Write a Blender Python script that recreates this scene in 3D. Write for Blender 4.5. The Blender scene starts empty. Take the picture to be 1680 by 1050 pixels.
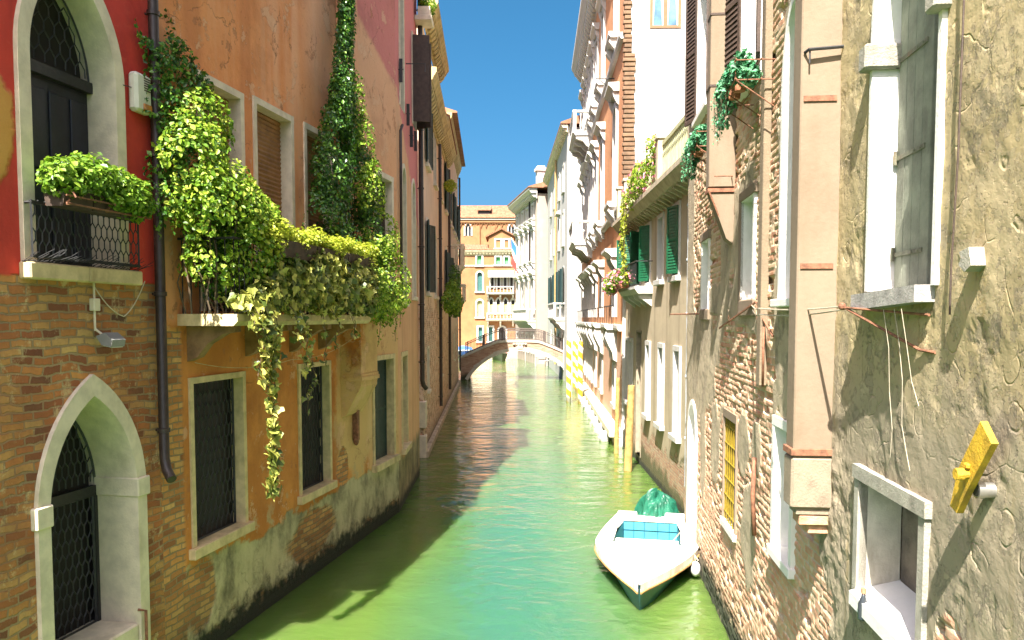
import bpy, bmesh, math, random
import numpy as np
from mathutils import Vector, Matrix, noise as mnoise
R = math.radians
sc = bpy.context.scene
COL = sc.collection

# ------------------------------------------------------------------ camera, sky, sun, exposure
FPX, PITCH, EYE, HORIZON = 1300.0, R(3.35), 4.7, 522.0
SHIFT = HORIZON - 525.0 + FPX * math.tan(PITCH)
cam_d = bpy.data.cameras.new('camera')
cam = bpy.data.objects.new('camera', cam_d); COL.objects.link(cam)
cam_d.sensor_width = 36.0; cam_d.lens = FPX / 1680.0 * 36.0
cam_d.shift_y = SHIFT / 1680.0
cam_d.clip_start = 0.1; cam_d.clip_end = 2000.0
cam.location = (0, 0, EYE); cam.rotation_euler = (R(90) - PITCH, 0, 0)
sc.camera = cam

SUN_AZ, SUN_EL = 17.5, 54.0          # direction the light travels, degrees right of straight ahead; height of the sun
world = bpy.data.worlds.new('World'); sc.world = world; world.use_nodes = True
wn = world.node_tree
bgn = wn.nodes['Background']; bgn.inputs['Strength'].default_value = 0.066
sky = wn.nodes.new('ShaderNodeTexSky'); sky.sky_type = 'NISHITA'; sky.sun_disc = False
sky.sun_elevation = R(SUN_EL); sky.sun_rotation = R(180 + SUN_AZ)
sky.air_density = 0.5; sky.dust_density = 5.0; sky.ozone_density = 3.2
hs = wn.nodes.new('ShaderNodeHueSaturation'); hs.inputs['Saturation'].default_value = 1.4; hs.inputs['Hue'].default_value = 0.478; hs.inputs['Value'].default_value = 1.0
wn.links.new(sky.outputs[0], hs.inputs['Color']); wn.links.new(hs.outputs[0], bgn.inputs['Color'])
sun_d = bpy.data.lights.new('sun', 'SUN'); sun_d.energy = 4.8; sun_d.angle = R(0.5); sun_d.color = (1.0, 0.94, 0.85)
sun = bpy.data.objects.new('sun', sun_d); COL.objects.link(sun)
sdir = Vector((math.sin(R(SUN_AZ)) * math.cos(R(SUN_EL)), math.cos(R(SUN_AZ)) * math.cos(R(SUN_EL)), -math.sin(R(SUN_EL))))
sun.rotation_euler = sdir.to_track_quat('-Z', 'Y').to_euler(); sun.location = (-10, -30, 40)
sc.view_settings.view_transform = 'Standard'; sc.view_settings.look = 'None'
sc.view_settings.exposure = 2.2; sc.view_settings.gamma = 1.0
sc.render.engine = 'CYCLES'
sc.cycles.use_denoising = True
sc.cycles.max_bounces = 8; sc.cycles.diffuse_bounces = 4; sc.cycles.transparent_max_bounces = 8
sc.cycles.sample_clamp_indirect = 8.0; sc.cycles.caustics_reflective = False; sc.cycles.caustics_refractive = False

# ------------------------------------------------------------------ measuring: a photo pixel -> a point on a wall of the place
CP, SP = math.cos(PITCH), math.sin(PITCH)
def ray(px, py):
    x = (px - 840.0) / FPX; u = (525.0 + SHIFT - py) / FPX
    return Vector((x, CP + u * SP, -SP + u * CP))
def ground(px, py, z=0.0):
    d = ray(px, py); k = (z - EYE) / d.z
    return Vector((d.x * k, d.y * k, z))
def at_depth(px, py, Y):
    d = ray(px, py); k = Y / d.y
    return Vector((d.x * k, Y, EYE + d.z * k))

class Frame:
    """A vertical wall plane: s runs along it, o out of it, z up. side 'L': o is to the right of s; 'R': to the left."""
    def __init__(self, p0, p1, side):
        self.O = Vector((p0[0], p0[1], 0)); t = Vector((p1[0], p1[1], 0)) - self.O
        self.len = t.length; self.t = t.normalized(); self.side = side
        self.n = Vector((self.t.y, -self.t.x, 0)) if side == 'L' else Vector((-self.t.y, self.t.x, 0))
        self.sx = -1.0 if side == 'L' else 1.0
        lx = self.t * self.sx
        self.rot = math.atan2(lx.y, lx.x)
    def W(self, s, o=0, z=0): return self.O + self.t * s + self.n * o + Vector((0, 0, z))
    def uv(self, px, py, o=0.0):
        d = ray(px, py); C = Vector((0, 0, EYE)); P = self.O + self.n * o
        k = (P - C).dot(self.n) / d.dot(self.n)
        h = C + d * k
        return (h - self.O).dot(self.t), h.z

# ------------------------------------------------------------------ mesh collecting
class MB:
    def __init__(self, sx=1.0): self.v = []; self.f = []; self.m = []; self.sx = sx
    def add(self, vs, fs, mi=0):
        b = len(self.v); self.v.extend([tuple(p) for p in vs])
        for f in fs: self.f.append(tuple(b + i for i in f)); self.m.append(mi)
    def box(self, a0, a1, b0, b1, c0, c1, mi=0):
        vs = [(a, b, c) for a in (a0, a1) for b in (b0, b1) for c in (c0, c1)]
        self.add(vs, [(0, 1, 3, 2), (4, 6, 7, 5), (0, 4, 5, 1), (2, 3, 7, 6), (0, 2, 6, 4), (1, 5, 7, 3)], mi)
    def rbox(self, a0, a1, b0, b1, c0, c1, r=0.01, mi=0):
        """box with chamfered edges"""
        r = min(r, abs(a1-a0)*.45, abs(b1-b0)*.45, abs(c1-c0)*.45)
        A, B, Cc = sorted((a0, a1)), sorted((b0, b1)), sorted((c0, c1))
        vs = []
        for i in (0, 1):
            for j in (0, 1):
                for k in (0, 1):
                    x, y, z = A[i], B[j], Cc[k]; dx = r if i == 0 else -r; dy = r if j == 0 else -r; dz = r if k == 0 else -r
                    vs += [(x, y + dy, z + dz), (x + dx, y, z + dz), (x + dx, y + dy, z)]
        I = lambda i, j, k, w: (i * 4 + j * 2 + k) * 3 + w
        fs = []
        for i in (0, 1):
            fs.append([I(i, 0, 0, 0), I(i, 1, 0, 0), I(i, 1, 1, 0), I(i, 0, 1, 0)])
            fs.append([I(0, i, 0, 1), I(1, i, 0, 1), I(1, i, 1, 1), I(0, i, 1, 1)])
            fs.append([I(0, 0, i, 2), I(1, 0, i, 2), I(1, 1, i, 2), I(0, 1, i, 2)])
        for j in (0, 1):
            for k in (0, 1):
                fs.append([I(0, j, k, 1), I(1, j, k, 1), I(1, j, k, 2), I(0, j, k, 2)])
                fs.append([I(j, 0, k, 0), I(j, 1, k, 0), I(j, 1, k, 2), I(j, 0, k, 2)])
                fs.append([I(j, k, 0, 0), I(j, k, 1, 0), I(j, k, 1, 1), I(j, k, 0, 1)])
        for i in (0, 1):
            for j in (0, 1):
                for k in (0, 1): fs.append([I(i, j, k, 0), I(i, j, k, 1), I(i, j, k, 2)])
        self.add(vs, fs, mi)
    def prism(self, poly, e0, e1, axis='o', mi=0):
        """poly: 2-D outline; axis 'o': (s,z) pushed along o, 's': (o,z) along s, 'z': (s,o) along z"""
        P = {'o': lambda a, b, e: (a, e, b), 's': lambda a, b, e: (e, a, b), 'z': lambda a, b, e: (a, b, e)}[axis]
        n = len(poly)
        vs = [P(a, b, e0) for a, b in poly] + [P(a, b, e1) for a, b in poly]
        fs = [tuple(range(n)), tuple(range(2 * n - 1, n - 1, -1))] + [(i, (i + 1) % n, n + (i + 1) % n, n + i) for i in range(n)]
        self.add(vs, fs, mi)
    def ring(self, outer, inner, e0, e1, mi=0, closed=False):
        """band between two (s,z) lines of equal length, pushed along o"""
        n = len(outer); vs = []
        for e in (e0, e1):
            vs += [(a, e, b) for a, b in outer] + [(a, e, b) for a, b in inner]
        fs = []
        rng = range(n) if closed else range(n - 1)
        for i in rng:
            j = (i + 1) % n
            fs += [(i, j, n + j, n + i), (2*n + i, 3*n + i, 3*n + j, 2*n + j), (i, 2*n + i, 2*n + j, j), (n + i, n + j, 3*n + j, 3*n + i)]
        if not closed:
            fs += [(0, n, 3*n, 2*n), (n - 1, 3*n - 1, 4*n - 1, 2*n - 1)]
        self.add(vs, fs, mi)
    def tube(self, pts, r, n=6, mi=0, closed=False):
        pts = [Vector(p) for p in pts]; N = len(pts); rs = r if isinstance(r, (list, tuple)) else [r] * N
        vs = []; up = None
        for i, p in enumerate(pts):
            if closed: d = pts[(i + 1) % N] - pts[i - 1]
            else: d = pts[min(i + 1, N - 1)] - pts[max(i - 1, 0)]
            if d.length < 1e-9: d = Vector((0, 0, 1))
            d.normalize()
            if up is None:
                up = Vector((0, 0, 1)) if abs(d.z) < 0.9 else Vector((1, 0, 0))
            x = d.cross(up)
            if x.length < 1e-5: x = d.cross(Vector((0.3, 1, 0.2)))
            x.normalize(); y = x.cross(d); up = y
            for k in range(n):
                a = 2 * math.pi * k / n
                vs.append(p + x * (rs[i] * math.cos(a)) + y * (rs[i] * math.sin(a)))
        fs = []
        for i in range(N if closed else N - 1):
            j = (i + 1) % N
            for k in range(n): fs.append((i*n + k, i*n + (k + 1) % n, j*n + (k + 1) % n, j*n + k))
        if not closed: fs += [tuple(range(n)), tuple((N - 1) * n + k for k in range(n - 1, -1, -1))]
        self.add(vs, fs, mi)
    def lathe(self, c, prof, n=12, mi=0):
        vs = []; m = len(prof)
        for r, z in prof:
            for k in range(n):
                a = 2 * math.pi * k / n; vs.append((c[0] + r * math.cos(a), c[1] + r * math.sin(a), c[2] + z))
        fs = [(i*n + k, i*n + (k + 1) % n, (i + 1)*n + (k + 1) % n, (i + 1)*n + k) for i in range(m - 1) for k in range(n)]
        fs += [tuple(range(n)), tuple((m - 1) * n + k for k in range(n - 1, -1, -1))]
        self.add(vs, fs, mi)
    def blob(self, c, r, nu=10, nv=7, jit=0.0, seed=0, mi=0):
        rnd = random.Random(seed); vs = [(c[0], c[1], c[2] - r[2])]
        for j in range(1, nv):
            ph = math.pi * j / nv - math.pi / 2
            for i in range(nu):
                a = 2 * math.pi * i / nu; q = 1 + rnd.uniform(-jit, jit)
                vs.append((c[0] + r[0]*q*math.cos(ph)*math.cos(a), c[1] + r[1]*q*math.cos(ph)*math.sin(a), c[2] + r[2]*q*math.sin(ph)))
        vs.append((c[0], c[1], c[2] + r[2])); top = len(vs) - 1
        fs = [(0, 1 + (i + 1) % nu, 1 + i) for i in range(nu)]
        for j in range(nv - 2):
            for i in range(nu):
                a = 1 + j*nu; fs.append((a + i, a + (i + 1) % nu, a + nu + (i + 1) % nu, a + nu + i))
        a = 1 + (nv - 2)*nu; fs += [(top, a + i, a + (i + 1) % nu) for i in range(nu)]
        self.add(vs, fs, mi)
    def build(self, name, mats, parent, smooth=False, label=None, recalc=True, auto=None):
        me = bpy.data.meshes.new(name); sx = self.sx
        me.from_pydata([(p[0] * sx, p[1], p[2]) for p in self.v], [], self.f)
        if not isinstance(mats, (list, tuple)): mats = [mats]
        for mt in mats: me.materials.append(mt)
        if len(mats) > 1: me.polygons.foreach_set('material_index', self.m)
        if recalc:
            bm = bmesh.new(); bm.from_mesh(me); bmesh.ops.recalc_face_normals(bm, faces=bm.faces); bm.to_mesh(me); bm.free()
        if smooth: me.polygons.foreach_set('use_smooth', [True] * len(me.polygons))
        me.update()
        if auto: me.set_sharp_from_angle(angle=R(auto))
        o = bpy.data.objects.new(name, me); COL.objects.link(o)
        if parent is not None: o.parent = parent
        if label: o['label'] = label
        return o

class Thing:
    """an Empty at the thing's base; parts are meshes under it, written in (s, o, z) measured from that base"""
    def __init__(self, name, label, cat, frame, s=0, o=0, z=0, group=None):
        e = bpy.data.objects.new(name, None); COL.objects.link(e); e.empty_display_size = 0.3
        e.location = frame.W(s, o, z); e.rotation_euler = (0, 0, frame.rot)
        e['label'] = label; e['category'] = cat
        if group: e['group'] = group
        self.e = e; self.f = frame; self.sx = frame.sx; self.base = (s, o, z)
    def mb(self): return MB(self.sx)
    def part(self, name, mb, mats, parent=None, **k): return mb.build(name, mats, parent or self.e, **k)
def single(name, mb, mats, label, cat, frame, s=0, o=0, z=0, group=None, **k):
    ob = mb.build(name, mats, None, **k)
    ob.location = frame.W(s, o, z); ob.rotation_euler = (0, 0, frame.rot)
    ob['label'] = label; ob['category'] = cat
    if group: ob['group'] = group
    return ob

# ------------------------------------------------------------------ materials
class Mat:
    def __init__(self, name):
        self.m = bpy.data.materials.new(name); self.m.use_nodes = True; self.t = self.m.node_tree
        self.b = self.t.nodes['Principled BSDF']; self._c = None
    def n(self, typ, ins=None, **props):
        nd = self.t.nodes.new(typ)
        for k, v in props.items(): setattr(nd, k, v)
        for k, v in (ins or {}).items(): self.set(nd.inputs[k], v)
        return nd
    def set(self, sock, v):
        if isinstance(v, bpy.types.NodeSocket): self.t.links.new(v, sock)
        elif v is not None:
            if isinstance(v, (tuple, list)) and len(v) == 3 and sock.type == 'RGBA': v = (*v, 1)
            sock.default_value = v
    def co(self):
        if self._c is None: self._c = self.n('ShaderNodeTexCoord').outputs['Object']
        return self._c
    def sep(self):
        if not hasattr(self, '_s'):
            q = self.n('ShaderNodeSeparateXYZ', {0: self.co()}); self._s = q.outputs
        return self._s
    def math(self, op, a, b=None, c=None, clamp=False):
        nd = self.n('ShaderNodeMath', {0: a}, operation=op, use_clamp=clamp)
        if b is not None: self.set(nd.inputs[1], b)
        if c is not None: self.set(nd.inputs[2], c)
        return nd.outputs[0]
    def mix(self, f, a, b, blend='MIX'):
        nd = self.n('ShaderNodeMix', {0: f, 6: a, 7: b}, data_type='RGBA', blend_type=blend)
        return nd.outputs[2]
    def mixf(self, f, a, b): return self.n('ShaderNodeMix', {0: f, 2: a, 3: b}, data_type='FLOAT').outputs[0]
    def mapr(self, v, a, b, c=0.0, d=1.0, smooth=True):
        return self.n('ShaderNodeMapRange', {0: v, 1: a, 2: b, 3: c, 4: d}, interpolation_type='SMOOTHSTEP' if smooth else 'LINEAR').outputs[0]
    def vec(self, scale=(1, 1, 1), off=(0, 0, 0), src=None):
        return self.n('ShaderNodeMapping', {0: src or self.co(), 1: off, 3: scale}).outputs[0]
    def noise(self, scale, detail=4, rough=0.55, vec=None, dist=0.0, col=False):
        nd = self.n('ShaderNodeTexNoise', {'Vector': vec or self.co(), 'Scale': scale, 'Detail': detail, 'Roughness': rough, 'Distortion': dist})
        return nd.outputs['Color' if col else 'Fac']
    def voro(self, scale, vec=None, feature='F1', out='Distance', rnd=1.0):
        return self.n('ShaderNodeTexVoronoi', {'Vector': vec or self.co(), 'Scale': scale, 'Randomness': rnd}, feature=feature).outputs[out]
    def ramp(self, f, stops, interp='LINEAR'):
        nd = self.n('ShaderNodeValToRGB', {0: f}); cr = nd.color_ramp; cr.interpolation = interp
        while len(cr.elements) < len(stops): cr.elements.new(0.5)
        for e, (p, c) in zip(cr.elements, stops):
            e.position = p; e.color = (*c, 1) if len(c) == 3 else c
        return nd.outputs[0]
    def blob(self, cs, cz, rs, rz, sx=1.0, rag=0.35, nscale=1.6, soft=0.12):
        """mask of a ragged patch in wall coordinates"""
        X, Y, Z = self.sep()
        a = self.math('DIVIDE', self.math('SUBTRACT', X, cs * sx), rs)
        b = self.math('DIVIDE', self.math('SUBTRACT', Z, cz), rz)
        d = self.math('SQRT', self.math('ADD', self.math('MULTIPLY', a, a), self.math('MULTIPLY', b, b)))
        nz = self.math('MULTIPLY', self.math('SUBTRACT', self.noise(nscale, 6, 0.6), 0.5), rag * 4)
        return self.mapr(self.math('ADD', d, nz), 1 - soft, 1 + soft, 1.0, 0.0)
    def brick(self, w=0.25, h=0.072, mortar=0.012, cols=None, mcol=(0.35, 0.29, 0.22), wob=0.02, seed=0.0, squash=1.0):
        X, Y, Z = self.sep()
        nz = self.n('ShaderNodeTexNoise', {'Vector': self.co(), 'Scale': 1.7, 'Detail': 3.0})
        q = self.n('ShaderNodeSeparateXYZ', {0: nz.outputs['Color']}).outputs
        x = self.math('ADD', self.math('ADD', X, Y), self.math('MULTIPLY', q[0], wob * 3))
        z = self.math('ADD', self.math('ADD', Z, seed), self.math('MULTIPLY', q[1], wob * 2))
        fz = self.noise(9.0, 3, 0.6)
        z = self.math('ADD', z, self.math('MULTIPLY', fz, wob * 0.6))
        v = self.n('ShaderNodeCombineXYZ', {0: x, 1: z, 2: 0.0}).outputs[0]
        br = self.n('ShaderNodeTexBrick', {'Vector': v, 'Color1': (0, 0, 0, 1), 'Color2': (1, 1, 1, 1), 'Mortar': (0.5, 0.5, 0.5, 1), 'Scale': 1.0,
                    'Mortar Size': mortar, 'Mortar Smooth': 0.35, 'Bias': 0.0, 'Brick Width': w, 'Row Height': h})
        cols = cols or [(0, (0.30, 0.10, 0.05)), (0.3, (0.42, 0.17, 0.08)), (0.55, (0.50, 0.27, 0.13)), (0.8, (0.55, 0.38, 0.20)), (1, (0.22, 0.09, 0.06))]
        c = self.ramp(br.outputs['Color'], cols)
        g = self.noise(14, 6, 0.65)
        c = self.mix(self.mapr(g, 0.35, 0.75, 0, 0.55), c, self.mix(0.5, c, (0.16, 0.08, 0.05)))
        c = self.mix(br.outputs['Fac'], c, self.mix(g, mcol, tuple(k * 0.6 for k in mcol)))
        hgt = self.math('ADD', self.math('SUBTRACT', 1.0, br.outputs['Fac']), self.math('MULTIPLY', self.noise(38, 6, 0.7), 0.5))
        hgt = self.math('ADD', hgt, self.math('MULTIPLY', br.outputs['Color'], 0.35))
        return c, hgt
    def out(self, color, rough=0.85, bump=None, dist=0.01, strength=1.0, **k):
        self.set(self.b.inputs['Base Color'], color); self.set(self.b.inputs['Roughness'], rough)
        if bump is not None:
            bn = self.n('ShaderNodeBump', {'Strength': strength, 'Distance': dist, 'Height': bump})
            self.t.links.new(bn.outputs[0], self.b.inputs['Normal'])
        for kk, v in k.items(): self.set(self.b.inputs[kk.replace('_', ' ')], v)
        return self.m

def simple(name, col, rough=0.6, var=0.25, scale=6.0, bump=0.0, metallic=0.0, dirt=None, detail=6, **k):
    m = Mat(name)
    g = m.noise(scale, detail, 0.6)
    c = m.mix(m.mapr(g, 0.3, 0.75), tuple(min(1, x * (1 + var)) for x in col), tuple(x * (1 - var) for x in col))
    if dirt:
        g2 = m.noise(scale * 0.35, 7, 0.65, vec=m.vec((1, 1, 0.35)))
        c = m.mix(m.mapr(g2, 0.5, 0.72, 0, dirt[1]), c, dirt[0])
    bm = m.noise(scale * 7, 6, 0.65) if bump else None
    return m.out(c, rough, bm, bump or 0.01, 1.0, Metallic=metallic, **k)

def leafmat(name, stops, trans=0.35, rough=0.45):
    m = Mat(name)
    r = m.n('ShaderNodeNewGeometry').outputs['Random Per Island']
    c = m.ramp(r, stops)
    g = m.noise(3.0, 3)
    c = m.mix(m.mapr(g, 0.4, 0.7, 0, 0.35), c, m.mix(0.5, c, stops[0][1]))
    m.set(m.b.inputs['Base Color'], c); m.set(m.b.inputs['Roughness'], rough)
    tr = m.n('ShaderNodeBsdfTranslucent', {0: c})
    mx = m.n('ShaderNodeMixShader', {0: trans, 1: m.b.outputs[0], 2: tr.outputs[0]})
    m.t.links.new(mx.outputs[0], m.t.nodes['Material Output'].inputs[0])
    return m.m
# ------------------------------------------------------------------ the walls of the place
_a, _b = ground(390, 1035), ground(655, 840)
_tmp = Frame(_a, _b, 'L'); _s0, _ = _tmp.uv(-14, 700)
L1 = Frame(_tmp.W(_s0), _b, 'L')
L2 = Frame(_b, ground(682, 790), 'L')
L3 = Frame((-2.98, 26.6), (-3.95, 59.5), 'L')
RA = Frame((2.13 + .0924 * 2.6, 2.6), (3.66, 16.6), 'R')
RB = Frame((4.07, 16.6), (4.13, 29.0), 'R')
RC = Frame((4.015, 29.0), (4.82, 55.0), 'R')
RD = Frame((3.95, 57.0), (3.57, 80.0), 'R')
RE = Frame((2.5, 81.0), (0.4, 94.0), 'R')
FF = Frame((-10.0, 105.0), (8.0, 105.0), 'L')
FG = Frame((-18.0, 132.0), (22.0, 132.0), 'L')
WLD = Frame((0, 0), (0, 1), 'R'); WLD.n = Vector((-1, 0, 0))

def arch_line(s0, s1, zs, zt, kind, n=12):
    """springing to springing over the top"""
    c = (s0 + s1) / 2; w = (s1 - s0) / 2; h = zt - zs; pts = []
    if kind == 'point':
        Rr = (w * w + h * h) / (2 * w); a1 = math.asin(min(1, h / Rr))
        if h > Rr: a1 = math.pi - a1
        half = [(s0 + Rr - Rr * math.cos(a1 * i / n), zs + Rr * math.sin(a1 * i / n)) for i in range(n + 1)]
        pts = half + [(2 * c - x, z) for x, z in reversed(half[:-1])]
    else:
        pts = [(c - w * math.cos(math.pi * i / (2 * n)), zs + h * math.sin(math.pi * i / (2 * n))) for i in range(2 * n + 1)]
    return pts

def front(mb, s0, s1, z0, z1, holes, step=None, disp=None, attr=None):
    """the front sheet of a wall at o=0 with real openings; disp(s,z)->o"""
    ls = {round(s0, 4), round(s1, 4)}; lz = {round(z0, 4), round(z1, 4)}
    for h in holes:
        for q in h['s']:
            if s0 < q < s1: ls.add(round(q, 4))
        for q in h['z']:
            if z0 < q < z1: lz.add(round(q, 4))
    def fill(L, st):
        L = sorted(L); out = []
        for a, b in zip(L, L[1:]):
            n = max(1, int(math.ceil((b - a) / (st((a + b) / 2) if callable(st) else st)))); out += [a + (b - a) * i / n for i in range(n)]
        return out + [L[-1]]
    if step: ls = fill(ls, step[0]); lz = fill(lz, step[1])
    else: ls, lz = sorted(ls), sorted(lz)
    base = len(mb.v); nz = len(lz)
    for s in ls:
        for z in lz: mb.v.append((s, disp(s, z) if disp else 0.0, z))
    for i in range(len(ls) - 1):
        sm = (ls[i] + ls[i + 1]) / 2
        for j in range(nz - 1):
            zm = (lz[j] + lz[j + 1]) / 2
            if any(h['s'][0] < sm < h['s'][1] and h['z'][0] < zm < h['z'][1] for h in holes): continue
            a = base + i * nz + j
            mb.f.append((a, a + nz, a + nz + 1, a + 1)); mb.m.append(0)
    for h in holes:
        if h.get('arch'):
            A = h['arch']; zt = h['z'][1]
            vs = []; fs = []
            for p, q in zip(A, A[1:]):
                if abs(p[0] - q[0]) < 1e-6: continue
                k = len(vs); vs += [(p[0], 0, p[1]), (q[0], 0, q[1]), (q[0], 0, zt), (p[0], 0, zt)]; fs.append((k, k + 1, k + 2, k + 3))
            mb.add(vs, fs)

def house_body(mb, s0, s1, z0, z1, deep, gap=0.55, ends=True):
    """ends, top and the mass of the house behind its front sheet"""
    if ends:
        for s in (s0, s1): mb.add([(s, 0, z0), (s, -gap, z0), (s, -gap, z1), (s, 0, z1)], [(0, 1, 2, 3)])
        mb.add([(s0, 0, z1), (s1, 0, z1), (s1, -gap, z1), (s0, -gap, z1)], [(0, 1, 2, 3)])
    mb.box(s0, s1, -deep, -gap, z0, z1)

def honeycomb(mb, s0, s1, z0, z1, o, cw, ch, r=0.008):
    """iron grille of rounded upright cells, each row shifted by half a cell"""
    nr = max(1, int(round((z1 - z0) / ch))); ch = (z1 - z0) / nr
    nc = max(1, int(round((s1 - s0) / cw))); cw = (s1 - s0) / nc
    def bar(p, q):
        if p[0] < s0 - 1e-4 or p[0] > s1 + 1e-4 or q[0] < s0 - 1e-4 or q[0] > s1 + 1e-4: return
        mb.tube([(p[0], o, p[1]), (q[0], o, q[1])], r, 4)
    for j in range(nr):
        off = 0.5 * cw * (j % 2); za = z0 + j * ch
        for i in range(-1, nc + 2):
            x = s0 + i * cw + off
            bar((x, za + ch * .22), (x, za + ch * .78))
            for d in (-1, 1): bar((x, za + ch * .78), (x + d * cw * .25, za + ch)); bar((x + d * cw * .25, za + ch), (x + d * cw * .5, za + ch * 1.22))
    for s in (s0, s1): mb.tube([(s, o, z0), (s, o, z1)], r * 1.8, 4)
    for z in (z0, z1): mb.tube([(s0, o, z), (s1, o, z)], r * 1.8, 4)

def louvre(mb, s0, s1, o0, o1, z0, z1, pitch=0.06):
    """a louvred shutter leaf lying in the s-z plane"""
    w = min(0.06, (s1 - s0) * .2)
    mb.box(s0, s0 + w, o0, o1, z0, z1); mb.box(s1 - w, s1, o0, o1, z0, z1)
    zm = (z0 + z1) / 2
    for a, b in ((z0, z0 + w), (zm - w / 2, zm + w / 2), (z1 - w, z1)): mb.box(s0 + w, s1 - w, o0, o1, a, b)
    for a, b in ((z0 + w, zm - w / 2), (zm + w / 2, z1 - w)):
        n = max(1, int((b - a) / pitch))
        for i in range(n):
            z = a + (b - a) * (i + .5) / n; hh = (b - a) / n * .62
            mb.prism([(o0 + .004, z + hh), (o0 + .012, z + hh), (o1 - .004, z - hh), (o1 - .012, z - hh)], s0 + w, s1 - w, 's')

def window(T, s0, s1, z0, z1, w=0.12, depth=0.28, proud=0.03, mat=None, pane=None, sill=None, arch=None, grille=None,
           sash=None, name='window', lintel=None, leaf=None, keep=False, gmat=None, nohole=False):
    """an opening: stone frame (outer size given) + reveals, with pane / sash / grille / sill as its children"""
    if s0 > s1: s0, s1 = s1, s0
    if z0 > z1: z0, z1 = z1, z0
    fr = T.mb(); lw = lintel or w
    if arch:
        kind, zs = arch
        out = arch_line(s0, s1, zs, z1, kind); inn = arch_line(s0 + w, s1 - w, zs, z1 - lw, kind)
        fr.ring([(s0, z0)] + out + [(s1, z0)], [(s0 + w, z0)] + inn + [(s1 - w, z0)], -depth, proud)
        h = {'s': (s0, s1), 'z': (z0, z1), 'arch': [(s0, zs)] + out + [(s1, zs)]}
    else:
        fr.box(s0, s0 + w, -depth, proud, z0, z1 - lw); fr.box(s1 - w, s1, -depth, proud, z0, z1 - lw)
        fr.box(s0, s1, -depth, proud + .002, z1 - lw, z1)
        h = {'s': (s0, s1), 'z': (z0, z1)}
    if not nohole: T.holes.append(h)
    W = T.part(name, fr, mat)
    a, b, c, d = s0 + w, s1 - w, z0, z1 - lw
    if sill:
        ext, hh, out_ = sill; m = T.mb(); m.rbox(s0 - ext, s1 + ext, -depth, out_, z0 - hh, z0 + .004, .008)
        T.part('sill', m, mat, W)
        T.holes.append({'s': (s0 - ext + .02, s1 + ext - .02), 'z': (z0 - hh + .02, z0)}) if False else None
    if pane is not None:
        m = T.mb()
        if arch: m.prism([(a, z0)] + inn + [(b, z0)], -depth - .02, -depth + .02, 'o')
        else: m.box(a - .01, b + .01, -depth - .02, -depth + .02, c, d + .01)
        T.part('pane', m, pane, W)
    if sash:
        smat, nx, nz = sash; m = T.mb(); e = min(.05, (b - a) * .1); o0, o1 = -depth + .02, -depth + .07
        m.box(a, a + e, o0, o1, c, d); m.box(b - e, b, o0, o1, c, d); m.box(a + e, b - e, o0, o1, c, c + e); m.box(a + e, b - e, o0, o1, d - e, d)
        for i in range(1, nx): q = a + (b - a) * i / nx; m.box(q - e * .6, q + e * .6, o0, o1 - .003, c + e, d - e)
        for i in range(1, nz): q = c + (d - c) * i / nz; m.box(a + e, b - e, o0, o1 - .012, q - e * .35, q + e * .35)
        T.part('sash', m, smat, W)
    if grille:
        m = T.mb()
        if grille[0] == 'honey': honeycomb(m, a + .01, b - .01, c + .01, d - .01, -depth + grille[3], grille[1], grille[2], grille[4] if len(grille) > 4 else .008)
        else:
            n = grille[1]
            for i in range(n):
                q = a + (b - a) * (i + .5) / n; m.tube([(q, -depth + grille[3], c), (q, -depth + grille[3], d)], .011, 5)
            for i in range(grille[2]):
                q = c + (d - c) * (i + .5) / grille[2]; m.tube([(a, -depth + grille[3], q), (b, -depth + grille[3], q)], .011, 5)
        T.part('grille', m, gmat, W)
    return W, (a, b, c, d)

def open_shutter(T, W, s, z0, z1, width, mat, side=1, ang=80, lou=True, name='shutter', thick=.04):
    """a shutter leaf hinged at s, swung out from the wall"""
    m = T.mb()
    if lou: louvre(m, 0, width, -thick / 2, thick / 2, z0, z1, .07)
    else: m.box(0, width, -thick / 2, thick / 2, z0, z1)
    a = R(ang); cs, sn = math.cos(a) * side, math.sin(a)
    m.v = [(s + x * cs - y * sn * side, .035 + x * sn + y * cs * side, z) for x, y, z in m.v]
    return T.part(name, m, mat, W)

def drainpipe(T, s, o, pts_z, r, mat, n=10, elbow=None, parent=None):
    m = T.mb(); z1, z0 = pts_z
    pts = [(s, o, z1), (s, o, z0 + .25)]
    if elbow: pts += [(s + elbow[0] * .3, o + elbow[1] * .3, z0 + .1), (s + elbow[0], o + elbow[1], z0)]
    else: pts += [(s, o, z0)]
    m.tube(pts, r, n)
    q = z1 - .6
    while q > z0 + .4:
        m.lathe((s, o, q), [(r * 1.02, -.03), (r * 1.25, -.025), (r * 1.25, .025), (r * 1.02, .03)], n)
        m.box(s - .012, s + .012, 0, o, q - .012, q + .012); q -= 1.7
    return T.part('drainpipe', m, mat, parent, smooth=True, auto=40)

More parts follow.
